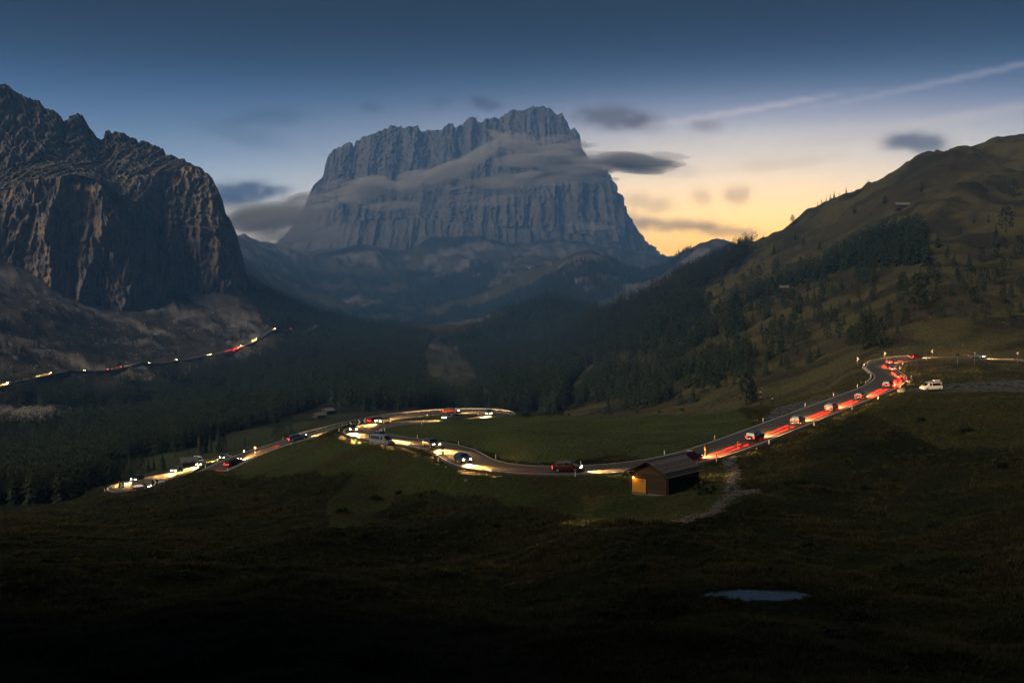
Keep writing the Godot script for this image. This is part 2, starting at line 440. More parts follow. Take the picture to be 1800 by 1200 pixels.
func ground(x: float, z: float) -> float:                   # height of the ground sheet
	var r := clampf(sqrt(x * x + z * z), 3.01, 6900.0)
	var a := rad_to_deg(atan2(x, -z))
	var W := az_list.size()
	var j := clampi(ring_list.bsearch(r) - 1, 0, ring_list.size() - 2)
	var i := clampi(az_list.bsearch(a) - 1, 0, W - 2)
	var s := (a - az_list[i]) / (az_list[i + 1] - az_list[i])
	var t := (r - ring_list[j]) / (ring_list[j + 1] - ring_list[j])
	var o := j * W + i
	return lerpf(lerpf(heights[o], heights[o + 1], s), lerpf(heights[o + W], heights[o + W + 1], s), t)
func hit(px: float, py: float, from := 40.0, to := 6000.0) -> Vector3:   # the ground that shows at a pixel
	var r := from
	var last := from
	while r < to:
		var p := at(px, py, r)
		if ground(p.x, p.z) >= p.y:
			for k in 8:
				var m := (last + r) / 2.0
				var q := at(px, py, m)
				if ground(q.x, q.z) >= q.y: r = m
				else: last = m
			var e := at(px, py, r)
			return Vector3(e.x, ground(e.x, e.z), e.z)
		last = r
		r *= 1.006
	return Vector3.INF
func inside(poly: PackedVector2Array, p: Vector2) -> bool:
	return Geometry2D.is_point_in_polygon(p, poly)
func poly(list: Array) -> PackedVector2Array:
	var o := PackedVector2Array()
	for e in list: o.append(Vector2(e[0], e[1]))
	return o

var MOWN := poly([[640,757],[708,742],[760,736],[900,728],[1000,727],[1290,716],[1330,745],[1240,790],[1110,806],[900,812],[840,790],[810,780],[720,770]])
var MOWN2 := poly([[370,828],[540,770],[640,765],[800,815],[1110,838],[1240,812],[1290,830],[1300,880],[1180,925],[960,900],[840,870],[760,860],[700,870],[640,920],[580,930],[575,880],[620,830],[520,835],[440,838]])
var VALLEY_GREEN := poly([[170,850],[200,815],[330,790],[430,752],[480,748],[560,728],[640,726],[600,745],[520,765],[440,792],[330,825],[230,842]])
var GLADE := poly([[745,665],[750,615],[790,606],[822,640],[842,690],[800,700],[760,700]])
var SCREES := [poly([[-230,575],[40,590],[70,610],[120,625],[190,648],[240,655],[330,672],[420,700],[470,700],[475,712],[380,716],[280,690],[190,660],[120,640],[60,620],[-230,600]]),
	poly([[240,545],[280,515],[330,540],[400,585],[455,600],[420,606],[340,570],[285,545]]), poly([[-230,706],[60,712],[130,722],[210,718],[200,730],[130,745],[60,765],[-230,760]]),
	poly([[300,505],[400,505],[440,560],[470,598],[430,590],[360,540]]), poly([[-230,440],[60,480],[150,525],[230,560],[310,590],[290,595],[160,550],[60,510],[-230,480]]),
	poly([[340,688],[380,678],[430,690],[460,704],[420,712],[360,705]])]
var FORESTS := [
	poly([[415,500],[470,515],[560,548],[640,558],[760,585],[752,610],[742,660],[760,700],[842,696],[858,722],[800,716],[640,722],[560,712],[500,735],[440,740],[300,722],[180,705],[220,668],[330,655],[420,640],[520,606],[470,570]]),
	poly([[-230,705],[140,670],[180,700],[200,716],[120,716],[-230,704]]),
	poly([[215,735],[440,728],[500,740],[430,752],[330,788],[205,812],[170,848],[-230,850],[-230,780],[120,750]]),
	poly([[760,590],[820,588],[880,550],[900,528],[950,508],[1045,530],[1056,565],[1000,610],[930,660],[880,700],[850,690],[825,640],[795,602]]),
	poly([[860,728],[884,676],[960,634],[1020,585],[1060,556],[1130,522],[1200,488],[1300,442],[1330,430],[1300,470],[1210,515],[1240,545],[1190,580],[1120,610],[1040,640],[1000,680],[990,725]]),
	poly([[-230,835],[165,850],[230,838],[150,872],[110,895],[-230,918]])]
var SPARSE := [
	poly([[1180,590],[1240,560],[1330,520],[1480,450],[1540,420],[1600,400],[1625,410],[1630,470],[1560,470],[1480,478],[1400,505],[1330,530],[1240,560],[1180,600]]),
	poly([[-230,590],[110,640],[230,645],[330,655],[470,590],[430,575],[300,600],[120,570],[-230,520]]),
	poly([[1000,730],[1060,640],[1200,580],[1300,560],[1330,660],[1200,690],[1150,722]]),
	poly([[420,500],[520,520],[560,560],[500,600],[470,560]])]
func in_any(list: Array, p: Vector2) -> bool:
	for q in list:
		if Geometry2D.is_point_in_polygon(p, q): return true
	return false

func ground_color(p: Vector3, r: float, steep: float, n: float, n2: float, n3: float) -> Color:
	var q := pixel(p)
	var j := q + Vector2(n2, n) * (16.0 if r > 300.0 else 13.0)
	var c := Color(.026, .034, .014).lerp(Color(.042, .042, .018), clampf(0.5 + n * 1.4, 0, 1))       # rough pasture
	c = c.lerp(Color(.014, .019, .009), clampf(n3 * 2.2 - 0.2, 0, 0.8))
	if r < 420.0:
		if inside(MOWN, j): c = Color(.088, .120, .040).lerp(Color(.075, .088, .033), clampf(0.4 + n * 1.6, 0, 1))
		elif inside(MOWN2, j): c = Color(.060, .084, .027).lerp(Color(.060, .060, .026), clampf(0.4 + n * 1.6, 0, 1))
		elif p.x > 60.0 and r > 165.0: c = Color(.072, .068, .028).lerp(Color(.05, .058, .022), clampf(0.5 + n * 1.5, 0, 1))
	if r > 300.0 and q.x > 860.0 and r < 2100.0 and q.y < 735.0:                                        # dry grass on the slope
		c = Color(.120, .108, .044).lerp(Color(.050, .047, .024), clampf(0.42 + n * 1.8 + n3 * 1.0, 0, 1))
		if n2 > 0.28: c = c.lerp(Color(.075, .062, .04), 0.7)
	elif r > 560.0 and q.x < 900.0 and r < 2300.0:                                                       # thin grass and rubble under the cliffs
		c = Color(.055, .050, .030).lerp(Color(.085, .072, .052), clampf(0.5 + n * 1.6, 0, 1))
		if n3 > 0.30: c = Color(.16, .145, .13)
		if in_any(SCREES, j): c = Color(.27, .25, .235).lerp(Color(.14, .12, .10), clampf(0.25 + n * 1.8, 0, 0.9))
	if r > 300.0 and inside(VALLEY_GREEN, j): c = Color(.060, .078, .030)
	if r > 900.0 and inside(GLADE, j): c = Color(.085, .085, .040)
	if r > 300.0 and r < 2400.0 and in_any(FORESTS, j): c = Color(.020, .024, .013)
	if r >= 2400.0:                                              # woods, dry pasture and rubble across the valley, the same as on this side
		c = Color(.020, .024, .013) if n * 0.8 + n2 * 0.5 + (q.y - 500.0) * 0.004 > -0.02 else Color(.105, .096, .042).lerp(Color(.055, .050, .026), clampf(0.45 + n * 1.5, 0, 1))
		if q.y < 462.0 and n2 > -0.1 or n3 > 0.33: c = Color(.27, .25, .235).lerp(Color(.085, .072, .052), clampf(0.5 + n * 2.0, 0, 1))
	return c
func make_ground() -> void:
	var W := az_list.size()
	var H := ring_list.size()
	var p := PackedVector3Array()
	var c := PackedColorArray()
	p.resize(W * H); c.resize(W * H)
	var n1 := noise(1.0 / 17.0, 4, false, 21)
	var n2 := noise(1.0 / 45.0, 4, false, 22)
	var n3 := noise(1.0 / 28.0, 4, false, 23)
	for j in H:
		var r := ring_list[j]
		var k4 := 0.9 if r < 2400.0 else 0.25
		var k := 1.0 if r < 350.0 else 0.35 if r < 900.0 else 0.16 if r < 2400.0 else 0.05
		for i in W:
			var a := deg_to_rad(az_list[i])
			var v := Vector3(sin(a) * r, heights[j * W + i], -cos(a) * r)
			p[j * W + i] = v
			c[j * W + i] = ground_color(v, r, 0.0, n1.get_noise_2d(v.x * k, v.z * k) + (0.55 * n1.get_noise_2d(v.x * k4, v.z * k4) if r > 350.0 else 0.0), n2.get_noise_2d(v.x * k, v.z * k), n3.get_noise_2d(v.x * k, v.z * k) + (0.5 * n3.get_noise_2d(v.x * k4, v.z * k4) if r > 350.0 else 0.0)) if absf(az_list[i]) < 60.0 else Color(.045, .045, .022)
	tag(part("terrain", grid_mesh(p, c, W, H), M.earth), "", "", "", "structure")
	print("ground ", Time.get_ticks_msec())
# ---------------------------------------------------------------- rock walls: columns of [pixel x, then pixel y and metres ahead of each ledge from the foot to the skyline]
const MASSIF := [
	[-320,434,1318,280,1370,250,1480,70,1560],[-150,454,1358,320,1400,280,1520,100,1610],[0,496,1388,342,1432,300,1560,142,1650],[8,497,1389,340,1434,298,1562,148,1652],[28,500,1394,332,1440,292,1575,166,1665],[36,502,1398,328,1444,291,1580,163,1668],[48,506,1402,322,1450,288,1590,179,1676],[64,512,1408,317,1456,285,1600,180,1690],[72,515,1412,316,1459,285,1605,188,1695],[88,521,1416,313,1466,284,1618,193,1705],[98,525,1419,311,1470,284,1624,199,1714],[107,529,1422,310,1474,284,1630,208,1722],[113,532,1424,309,1476,285,1635,222,1728],[117,534,1426,308,1478,285,1637,210,1732],[122,536,1427,308,1480,285,1640,204,1738],[130,540,1429,308,1483,285,1648,202,1746],[144,546,1433,310,1488,286,1660,208,1758],[154,550,1437,312,1493,288,1668,222,1768],[165,555,1442,316,1499,290,1678,237,1778],[176,560,1447,326,1502,294,1684,247,1788],[182,563,1450,336,1504,297,1687,243,1793],[185,564,1452,340,1505,298,1688,230,1796],[195,568,1457,352,1509,302,1690,235,1802],[205,572,1463,372,1514,307,1680,230,1810],[215,576,1469,394,1521,312,1670,236,1818],[226,582,1478,412,1529,310,1676,241,1826],[236,586,1488,430,1536,308,1682,245,1832],[248,590,1500,452,1543,309,1692,249,1838],[258,586,1512,472,1548,310,1702,252,1842],[268,572,1548,494,1580,308,1712,255,1847],[276,560,1598,482,1634,306,1720,258,1851],[288,562,1618,450,1650,304,1732,267,1857],[298,564,1630,418,1662,303,1740,273,1860],[306,552,1656,408,1684,300,1750,276,1862],[315,542,1676,400,1702,297,1760,281,1862],[328,544,1678,398,1704,293,1768,286,1858],[340,550,1678,400,1706,294,1772,290,1850],[354,553,1678,400,1706,302,1771,297,1840],[365,555,1678,402,1706,311,1768,306,1830],[373,556,1678,408,1705,324,1764,319,1820],[380,556,1678,420,1705,338,1760,334,1810],[388,556,1680,432,1707,364,1755,360,1800],[395,556,1683,442,1711,386,1750,383,1790],[404,554,1688,452,1717,404,1750,391,1785],[410,552,1696,466,1724,430,1750,412,1780],[415,548,1704,480,1732,462,1750,455,1780],[424,540,1718,490,1742,480,1756,474,1790],[432,534,1733,494,1754,490,1765,486,1800],[434,536,1888,500,1910,498,1930,496,1960],[425,539,2138,502,2160,500,2190,498,2240]]
const TOWER := [
	[470,470,5350,455,5500,440,5700],[505,462,5350,440,5500,410,5800],[530,458,5350,420,5550,372,5850],[548,455,5350,410,5600,330,5950],[560,452,5350,402,5600,316,5990],[567,451,5350,400,5600,309,6010],[570,450,5350,398,5600,292,6020],[576,450,5350,396,5600,274,6030],[592,450,5350,392,5600,257,6040],[614,450,5350,390,5610,252,6050],[621,450,5350,390,5610,259,6050],[626,450,5350,389,5610,248,6055],[640,450,5350,388,5610,244,6060],[649,450,5350,387,5610,238,6060],[666,450,5350,386,5610,229,6065],[687,450,5350,385,5610,223,6070],[710,450,5350,385,5610,226,6075],[733,450,5350,385,5610,222,6080],[739,450,5350,385,5610,229,6080],[744,450,5350,385,5610,232,6080],[754,450,5350,386,5610,229,6085],[767,452,5350,387,5605,232,6085],[776,452,5350,388,5605,226,6090],[795,452,5350,390,5605,217,6090],[799,452,5350,390,5605,226,6090],[814,453,5350,392,5600,220,6095],[819,453,5350,392,5600,211,6095],[828,454,5350,393,5600,205,6100],[837,455,5350,394,5600,212,6100],[843,455,5350,394,5600,218,6100],[852,456,5350,395,5600,209,6100],[881,458,5350,398,5600,206,6105],[896,459,5350,400,5600,198,6110],[919,460,5350,402,5600,195,6110],[938,461,5350,404,5600,190,6115],[949,462,5350,405,5600,191,6115],[972,464,5350,408,5600,194,6110],[987,465,5350,410,5600,204,6105],[997,466,5350,411,5600,220,6100],[1012,467,5350,412,5600,228,6090],[1020,468,5350,413,5600,240,6080],[1025,468,5350,414,5600,260,6070],[1036,469,5350,415,5600,280,6060],[1052,470,5350,418,5600,292,6050],[1067,471,5350,422,5600,302,6040],[1080,472,5350,426,5600,323,6020],[1090,473,5360,430,5600,347,6000],[1105,474,5380,440,5600,381,5960],[1122,476,5400,450,5600,408,5920],[1139,478,5420,458,5600,429,5880],[1156,480,5450,466,5600,443,5840],[1170,482,5500,472,5620,455,5820],[1190,484,5600,478,5700,468,5850],[1200,486,6300,480,6350,474,6450],[1195,488,6900,484,6950,480,7000]]
func rock_wall(called: String, table: Array, dx: float, rows_per: Array, amp: float, scale: float, jag: float, paint: Callable) -> MeshInstance3D:
	var cols: Array = []
	for i in table.size() - 1:
		var a: Array = table[i]
		var b: Array = table[i + 1]
		var n := maxi(1, int(absf(b[0] - a[0]) / dx))
		if absf(b[2] - a[2]) > 120.0: n = 14
		for k in n:
			var c := PackedFloat32Array()
			for q in a.size(): c.append(lerpf(a[q], b[q], float(k) / n))
			cols.append(c)
	cols.append(PackedFloat32Array(table[table.size() - 1]))
	var ledges: int = (table[0].size() - 1) / 2
	var h := 1
	for e in rows_per: h += e
	var w := cols.size()
	var rows: Array = []
	var tone: Array = []
	var flute := noise(1.0 / (62.0 * scale), 4, true, 41)
	var fine := noise(1.0 / (17.0 * scale), 4, true, 42)
	var step := noise(1.0 / (38.0 * scale), 3, false, 43)
	var crag := noise(1.0 / (15.0 * scale), 4, true, 44)
	for r in h + 7:
		var line := PackedVector3Array()
		var cl := PackedColorArray()
		var seg := 0
		var left := mini(r, h - 1)
		while seg < ledges - 2 and left > rows_per[seg]: left -= rows_per[seg]; seg += 1
		var t: float = float(left) / rows_per[seg]
		for i in w:
			var c: PackedFloat32Array = cols[i]
			var py := lerpf(c[1 + seg * 2], c[3 + seg * 2], t)
			var d := lerpf(c[2 + seg * 2], c[4 + seg * 2], t)
			var p := at(c[0], py, d)
			var whole := float(mini(r, h - 1)) / (h - 1)
			if r >= h:                                            # the far side, falling away behind the skyline
				p.z -= (r - h + 1) * 40.0 * scale; p.y -= pow(r - h + 1, 1.5) * 22.0 * scale
			var g := flute.get_noise_3d(p.x, p.y * 0.14, seg * 37.0) - 0.2
			var g2 := fine.get_noise_3d(p.x, p.y * 0.24, seg * 19.0) - 0.2
			var g3 := step.get_noise_3d(p.x * 0.3, p.y * 1.5, 0.0)
			var far := smoothstep(0.0, 0.06, whole)
			var g4 := crag.get_noise_3d(p.x, p.y * 0.6, p.z) - 0.2
			var calm := 1.0 if seg == 0 or scale > 1.2 else 0.42
			var push := (g * calm + g2 * 0.32 + g3 * 0.22 + g4 * (0.24 if seg == 0 else 0.42)) * amp * far
			p.z += push; p.x += push * 0.35
			if whole > 0.9: p.y += (g2 * 0.5 + g3 * 0.5) * jag * smoothstep(0.93, 1.0, whole)
			line.append(p)
			cl.append(paint.call(p, c[0], py, whole, seg, t, g, g2, g3))
		rows.append(line); tone.append(cl)
	return tag(part(called, sheet(rows, tone), M.rock), "", "", "", "structure")
func massif_color(p: Vector3, px: float, py: float, whole: float, seg: int, t: float, g: float, g2: float, g3: float) -> Color:
	var c := Color(.150, .138, .132).lerp(Color(.215, .195, .180), clampf(0.5 + g2 * 1.2, 0, 1))
	var streak: float = nz.streak.get_noise_2d(px * 1.0, py * 0.28) + 0.55 * nz.streak.get_noise_2d(px * 2.6 + 70.0, py * 0.7)
	if seg == 0 or (seg == 1 and px > 262.0) or (seg == 0 and py > 360.0):
		c = c.lerp(Color(.33, .225, .155), clampf((streak - 0.06) * 3.5, 0, 0.8))
	c = c.lerp(Color(.085, .08, .082), clampf((-streak - 0.20) * 3.0, 0, 0.5))
	if seg == 1 and px < 215.0: c = c.lerp(Color(.075, .070, .045), clampf(0.55 + g3, 0, 0.85))       # turf on the broad ledge
	if seg == 2 and px > 190.0: c = c.lerp(Color(.095, .088, .062), clampf(0.5 + g3, 0, 0.8))
	if seg == 2 and px <= 190.0: c = c.lerp(Color(.13, .12, .12), 0.5)
	return c
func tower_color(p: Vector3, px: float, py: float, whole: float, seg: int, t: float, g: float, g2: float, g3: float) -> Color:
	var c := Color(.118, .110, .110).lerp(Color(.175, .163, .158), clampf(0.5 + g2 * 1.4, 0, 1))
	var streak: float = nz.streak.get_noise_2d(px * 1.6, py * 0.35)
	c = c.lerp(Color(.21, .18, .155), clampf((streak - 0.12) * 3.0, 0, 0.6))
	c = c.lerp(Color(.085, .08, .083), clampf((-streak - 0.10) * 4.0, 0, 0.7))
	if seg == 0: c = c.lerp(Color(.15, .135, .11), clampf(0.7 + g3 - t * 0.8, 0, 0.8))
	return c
func make_mountains() -> void:
	nz.streak = noise(0.045, 4, false, 51)
	rock_wall("cliff_massif", MASSIF, 1.15, [80, 44, 50], 30.0, 1.0, 14.0, massif_color)
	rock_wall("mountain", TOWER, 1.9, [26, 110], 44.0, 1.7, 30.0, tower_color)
	var rows: Array = []                                       # the peaks far beyond the saddle
	var tone: Array = []
	var n := noise(1.0 / 420.0, 4, true, 61)
	for r in 14:
		var line := PackedVector3Array()
		var cl := PackedColorArray()
		for i in 90:
			var x := lerpf(560.0, 2100.0, i / 89.0)
			var e := sin(PI * r / 13.0)
			var y := -60.0 + e * (230.0 + 120.0 * n.get_noise_2d(x, r * 30.0) - absf(x - 975.0) * 0.10)
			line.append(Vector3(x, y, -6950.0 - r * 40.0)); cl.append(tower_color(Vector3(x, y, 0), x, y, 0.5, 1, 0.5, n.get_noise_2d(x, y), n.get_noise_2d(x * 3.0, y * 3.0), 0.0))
		rows.append(line); tone.append(cl)
	tag(part("distant_hills", sheet(rows, tone), M.rock), "", "", "", "structure")

# ---------------------------------------------------------------- the roads
func ribbon(path: PackedVector3Array, from: int, to: int, off_a: float, off_b: float, lift: float, step := 1) -> ArrayMesh:
	var rows: Array = [PackedVector3Array(), PackedVector3Array()]
	for i in range(from, to, step):
		var d := path[mini(i + 1, path.size() - 1)] - path[maxi(i - 1, 0)]
		var s := Vector3(-d.z, 0, d.x).normalized()
		rows[1].append(path[i] + s * off_a + Vector3.UP * lift); rows[0].append(path[i] + s * off_b + Vector3.UP * lift)
	return sheet(rows)
func solid_ribbon(path: PackedVector3Array, half: float, thick: float) -> ArrayMesh:   # carriageway with its edges going down into the verge
	var rows: Array = []
	for e in [[-half - 0.5, -thick], [-half, 0.0], [-half * 0.5, 0.05], [0.0, 0.07], [half * 0.5, 0.05], [half, 0.0], [half + 0.5, -thick]]:
		var line := PackedVector3Array()
		for i in path.size():
			var d := path[mini(i + 1, path.size() - 1)] - path[maxi(i - 1, 0)]
			var s := Vector3(-d.z, 0, d.x).normalized()
			line.append(path[i] + s * e[0] + Vector3.UP * e[1])
		rows.append(line)
	rows.reverse()
	return sheet(rows)
func make_roads() -> void:
	var road := part("road", solid_ribbon(road_pts, 4.0, 0.5), M.asphalt)
	tag(road, "", "", "", "structure")
	for s in [-1.0, 1.0]:
		part("edge_line", ribbon(road_pts, 0, road_pts.size(), s * 3.72 - 0.07, s * 3.72 + 0.07, 0.022), M.paint, road)
	var far := make_path(FAR_ROAD, 9.0, 6)
	for i in far.size(): far[i].y = maxf(far[i].y, ground(far[i].x, far[i].z) + 0.5)
	for it in 6:
		for i in range(1, far.size() - 1): far[i].y = maxf((far[i - 1].y + far[i + 1].y) / 2.0, ground(far[i].x, far[i].z) + 0.4)
	far_pts = far
	var fr := part("valley_road", solid_ribbon(far, 4.0, 3.0), M.asphalt)
	tag(fr, "", "", "", "structure")
var far_pts: PackedVector3Array
# ---------------------------------------------------------------- trees and grass
func leaf(st: SurfaceTool, a: Vector3, tip: Vector3, wide: float, r: RandomNumberGenerator) -> void:
	var d := tip - a
	var s := d.cross(Vector3(r.randf_range(-.4, .4), 1, r.randf_range(-.4, .4))).normalized() * wide
	var mid := a.lerp(tip, 0.55) + Vector3(0, -wide * 0.25, 0)
	tri(st, a, mid + s, tip); tri(st, a, tip, mid - s)
func spruce_crown(seed_: int, tiers: int, per: int, width: float, twigs: bool) -> ArrayMesh:      # unit height
	var r := RandomNumberGenerator.new()
	r.seed = seed_
	var st := tool()
	for k in tiers:
		var f := float(k) / tiers
		var y := 0.10 + 0.86 * f
		var rad := width * pow(1.0 - f, 0.8) * r.randf_range(0.82, 1.12) + 0.012
		for b in per:
			var a := TAU * (b + 0.5 * (k % 2)) / per + r.randf_range(-.35, .35)
			var q := rad * r.randf_range(0.65, 1.2)
			var d := Vector3(cos(a), 0, sin(a))
			var yy := y + r.randf_range(-.02, .02)
			var root := Vector3(0, yy + 0.02, 0)
			var tip := d * q + Vector3(0, yy - q * r.randf_range(0.25, 0.6), 0)
			leaf(st, root, tip, q * 0.24, r)
			if twigs:
				var e := Vector3(-d.z, 0, d.x)
				for s in [-1.0, 1.0]:
					var from := root.lerp(tip, r.randf_range(0.35, 0.6))
					leaf(st, from, from + (d * 0.5 + e * s * 0.75) * q * 0.55 + Vector3(0, -q * 0.2, 0), q * 0.13, r)
	leaf(st, Vector3(0, 0.93, 0), Vector3(0.002, 1.0, 0.002), 0.012, r)
	return done(st)
func pine_crown(seed_: int, clumps: int, width: float, blades: int) -> ArrayMesh:                   # broad, blunt, gaps between the clumps
	var r := RandomNumberGenerator.new()
	r.seed = seed_
	var st := tool()
	for k in clumps:
		var f := pow(r.randf(), 0.85)
		var y := 0.12 + 0.86 * f
		var prof := width * sqrt(clampf(1.0 - pow((f - 0.32) / 0.70, 2.0), 0.02, 1.0))
		var a := r.randf() * TAU
		var q := prof * sqrt(r.randf_range(0.25, 1.0)) * r.randf_range(0.85, 1.1)
		var c := Vector3(cos(a) * q, y, sin(a) * q)
		var size := r.randf_range(0.045, 0.085)
		for b in blades:
			var d := Vector3(r.randfn(), r.randfn() * 0.7 + 0.25, r.randfn()).normalized()
			leaf(st, c - d * size * 0.2, c + d * size * r.randf_range(0.7, 1.2), size * 0.28, r)
	return done(st)
var tree_list: Array = []           # [place, height, kind, zone]
func grow(p: Vector3, h: float, kind: int, zone: int) -> void:
	if not p.is_finite(): return
	if p.z < -700.0 and p.z > -1700.0 and p.x < -150.0:          # the far road stays clear
		for e in far_pts:
			if Vector2(e.x - p.x, e.z - p.z).length_squared() < 500.0: return
	tree_list.append([p, h, kind, zone])
const SLOPE_TREES := [[1185,270,18],[1150,280,10],[1120,290,14],[1098,303,28],[1050,325,30],[1070,318,24],[1035,335,26],[1020,345,28],[1000,355,26],[985,370,24],[950,390,18],[968,385,14],[885,440,36],[898,432,20],[770,500,26],[738,515,18],[693,530,16],[715,520,12],[660,545,20],[675,540,14],[1395,310,40],[1190,450,24],[895,500,38],[812,555,40],[850,760,32],[680,795,32],[727,820,38],[635,860,24],[668,920,80],[585,820,36],[607,805,26],[565,825,30],[760,752,18],[915,790,52],[970,770,75],[1000,745,60],[1055,725,50],[1080,720,40],[1120,690,34],[945,690,12],[990,700,16],[880,845,50],[1040,820,50],[1585,620,70],[1380,780,130],[1450,740,90],[1412,752,60],[1650,820,70],[1690,520,80],[1730,470,90],[1760,330,60],[1650,310,40],[1515,720,50],[1500,540,26],[1660,430,40],[1605,430,20],[1195,925,120],[1230,930,105],[1165,912,100],[1300,868,40],[800,965,110],[840,945,100],[350,1010,80],[285,950,110],[250,1120,110],[235,1080,80],[700,1050,60],[520,865,70],[430,945,95],[480,925,75],[440,905,80],[150,1040,100],[180,1010,90],[600,965,50],[560,965,55],[40,880,60],[1570,300,14],[1785,108,22],[1770,110,12],[1215,340,12],[1330,330,14],[1250,360,30],[1130,395,34],[1080,400,26],[1015,470,18],[760,590,14],[700,610,12],[650,640,16],[620,650,14],[595,668,16],[640,690,22],[670,700,18],[655,812,18],[690,660,12],[745,570,10],[820,600,10],[880,525,14],[905,620,20],[1420,560,60],[1460,530,60],[1395,500,60],[1545,480,30],[1620,560,24],[1720,620,46],[1780,560,70]]
const VALLEY_TREES := [[840,270,150],[720,280,150],[790,265,110],[565,305,55],[485,385,130],[350,400,120],[280,410,120],[190,420,110],[545,390,60],[650,280,45],[1005,230,65],[1030,220,40],[1025,172,26],[1210,170,90],[1300,165,90],[140,450,90],[430,380,80],[240,410,90],[60,430,110],[20,440,130],[945,230,30],[1180,170,50],[315,405,100],[395,395,90],[-40,440,130],[-90,450,120],[760,275,120],[870,262,90],[900,150,40],[1250,168,70]]
func plant_trees() -> void:
	for t in SLOPE_TREES:
		var p := Vector3.INF
		for dy in range(0, 30, 3):
			p = hit(1000 + t[0] / 2.25, 200 + t[1] / 2.25 + dy, 230.0)
			if p.is_finite() and p.z > -2000.0: break
		if p.is_finite(): grow(p, clampf(t[2] / 2.25 / F * -p.z * 1.15, 2.5, 17.0), rng.randi_range(0, 4), 0)
	for t in VALLEY_TREES:
		var p := hit(150 + t[0] / 3.6, 720 + t[1] / 3.6, 300.0)
		if p.is_finite(): grow(p, clampf(t[2] / 3.6 / F * -p.z, 2.5, 16.0), rng.randi_range(0, 4), 1)
	for t in [[1312, 712, 60], [1322, 708, 40], [1530, 612, 50], [1518, 616, 60]]:
		var p := hit(t[0], t[1], 230.0)
		if p.is_finite(): grow(p, clampf(t[2] / F * -p.z, 3.0, 12.0), 3, 0)
	var wood := noise(1.0 / 130.0, 3, false, 71)
	for k in 122000:                                            # the woods: trees stand thicker in number the farther off they are
		var az := deg_to_rad(rng.randf_range(-34.0, 31.0))
		var r := exp(rng.randf_range(log(320.0), log(2450.0)))
		var x := sin(az) * r
		var z := -cos(az) * r
		var p := Vector3(x, ground(x, z), z)
		var q := pixel(p)
		var h := rng.randf_range(7.0, 15.0) * (1.0 if r > 600.0 else 0.8) * (1.3 if q.x > 860.0 and r < 1500.0 else 1.0)
		var pick := rng.randf()
		if r < 2400.0 and in_any(FORESTS, q) and not inside(GLADE, q) and not inside(VALLEY_GREEN, q) and not (in_any(SCREES, q) and r > 600.0):
			if pick < 0.85: grow(p, h, rng.randi_range(0, 4), 2)
		elif r > 450.0 and in_any(SPARSE, q):
			if pick < 0.5 * smoothstep(-0.25, 0.35, wood.get_noise_2d(x, z)) + (0.55 if inside(SPARSE[0], q) else 0.0): grow(p, h * 0.8, rng.randi_range(0, 4), 2)
		elif q.x > 1180.0 and r > 420.0 and q.y > 430.0 and pick < 0.03: grow(p, h * 0.55, rng.randi_range(1, 4), 0)
		elif q.x < 700.0 and r > 700.0 and q.y > 480.0 and pick < 0.05 and not in_any(SCREES, q): grow(p, h * 0.6, rng.randi_range(0, 4), 2)
	var big := noise(1.0 / 17.0, 4, false, 21)
	var big2 := noise(1.0 / 45.0, 4, false, 22)
	for k in 42000:                                             # the far side of the valley
		var az := deg_to_rad(rng.randf_range(-20.0, 20.0))
		var r := exp(rng.randf_range(log(2450.0), log(4700.0)))
		var x := sin(az) * r
		var z := -cos(az) * r
		var y := ground(x, z)
		var q := pixel(Vector3(x, y, z))
		if big.get_noise_2d(x * .05, z * .05) * 0.8 + big2.get_noise_2d(x * .05, z * .05) * 0.5 + (q.y - 500.0) * 0.004 > 0.0 and q.y > 440.0: grow(Vector3(x, y, z), rng.randf_range(12.0, 20.0), rng.randi_range(0, 2), 2)
	print("trees ", tree_list.size(), " ", Time.get_ticks_msec())
	var trunk := tool()
	tube(trunk, Vector3(0, -0.03, 0), Vector3(0.004, 0.5, 0), 0.026, 0.014, 7); tube(trunk, Vector3(0.004, 0.5, 0), Vector3(0, 0.95, 0.004), 0.014, 0.003, 7)
	for k in 9: tube(trunk, Vector3(0, 0.14 + k * 0.075, 0), Vector3(cos(k * 2.4) * 0.09, 0.17 + k * 0.078, sin(k * 2.4) * 0.09), 0.006, 0.002, 5)
	var trunk_mesh := done(trunk)
	var fine := [spruce_crown(1, 20, 10, 0.20, true), spruce_crown(2, 17, 10, 0.24, true), spruce_crown(3, 22, 9, 0.17, true), pine_crown(4, 150, 0.24, 6), pine_crown(5, 120, 0.30, 6)]
	var rough := [spruce_crown(6, 11, 7, 0.20, false), spruce_crown(7, 10, 7, 0.24, false), spruce_crown(8, 12, 6, 0.17, false), pine_crown(9, 46, 0.24, 3), pine_crown(10, 40, 0.29, 3)]
	tree_list.sort_custom(func(a, b): return a[1] / -a[0].z * (1.0 if a[3] < 2 else 0.6) > b[1] / -b[0].z * (1.0 if b[3] < 2 else 0.6))
	var masses := [[], [], [], [], []]
	var made := 0
	var names := ["spruce_tree", "spruce_tree", "larch_tree", "stone_pine", "stone_pine"]
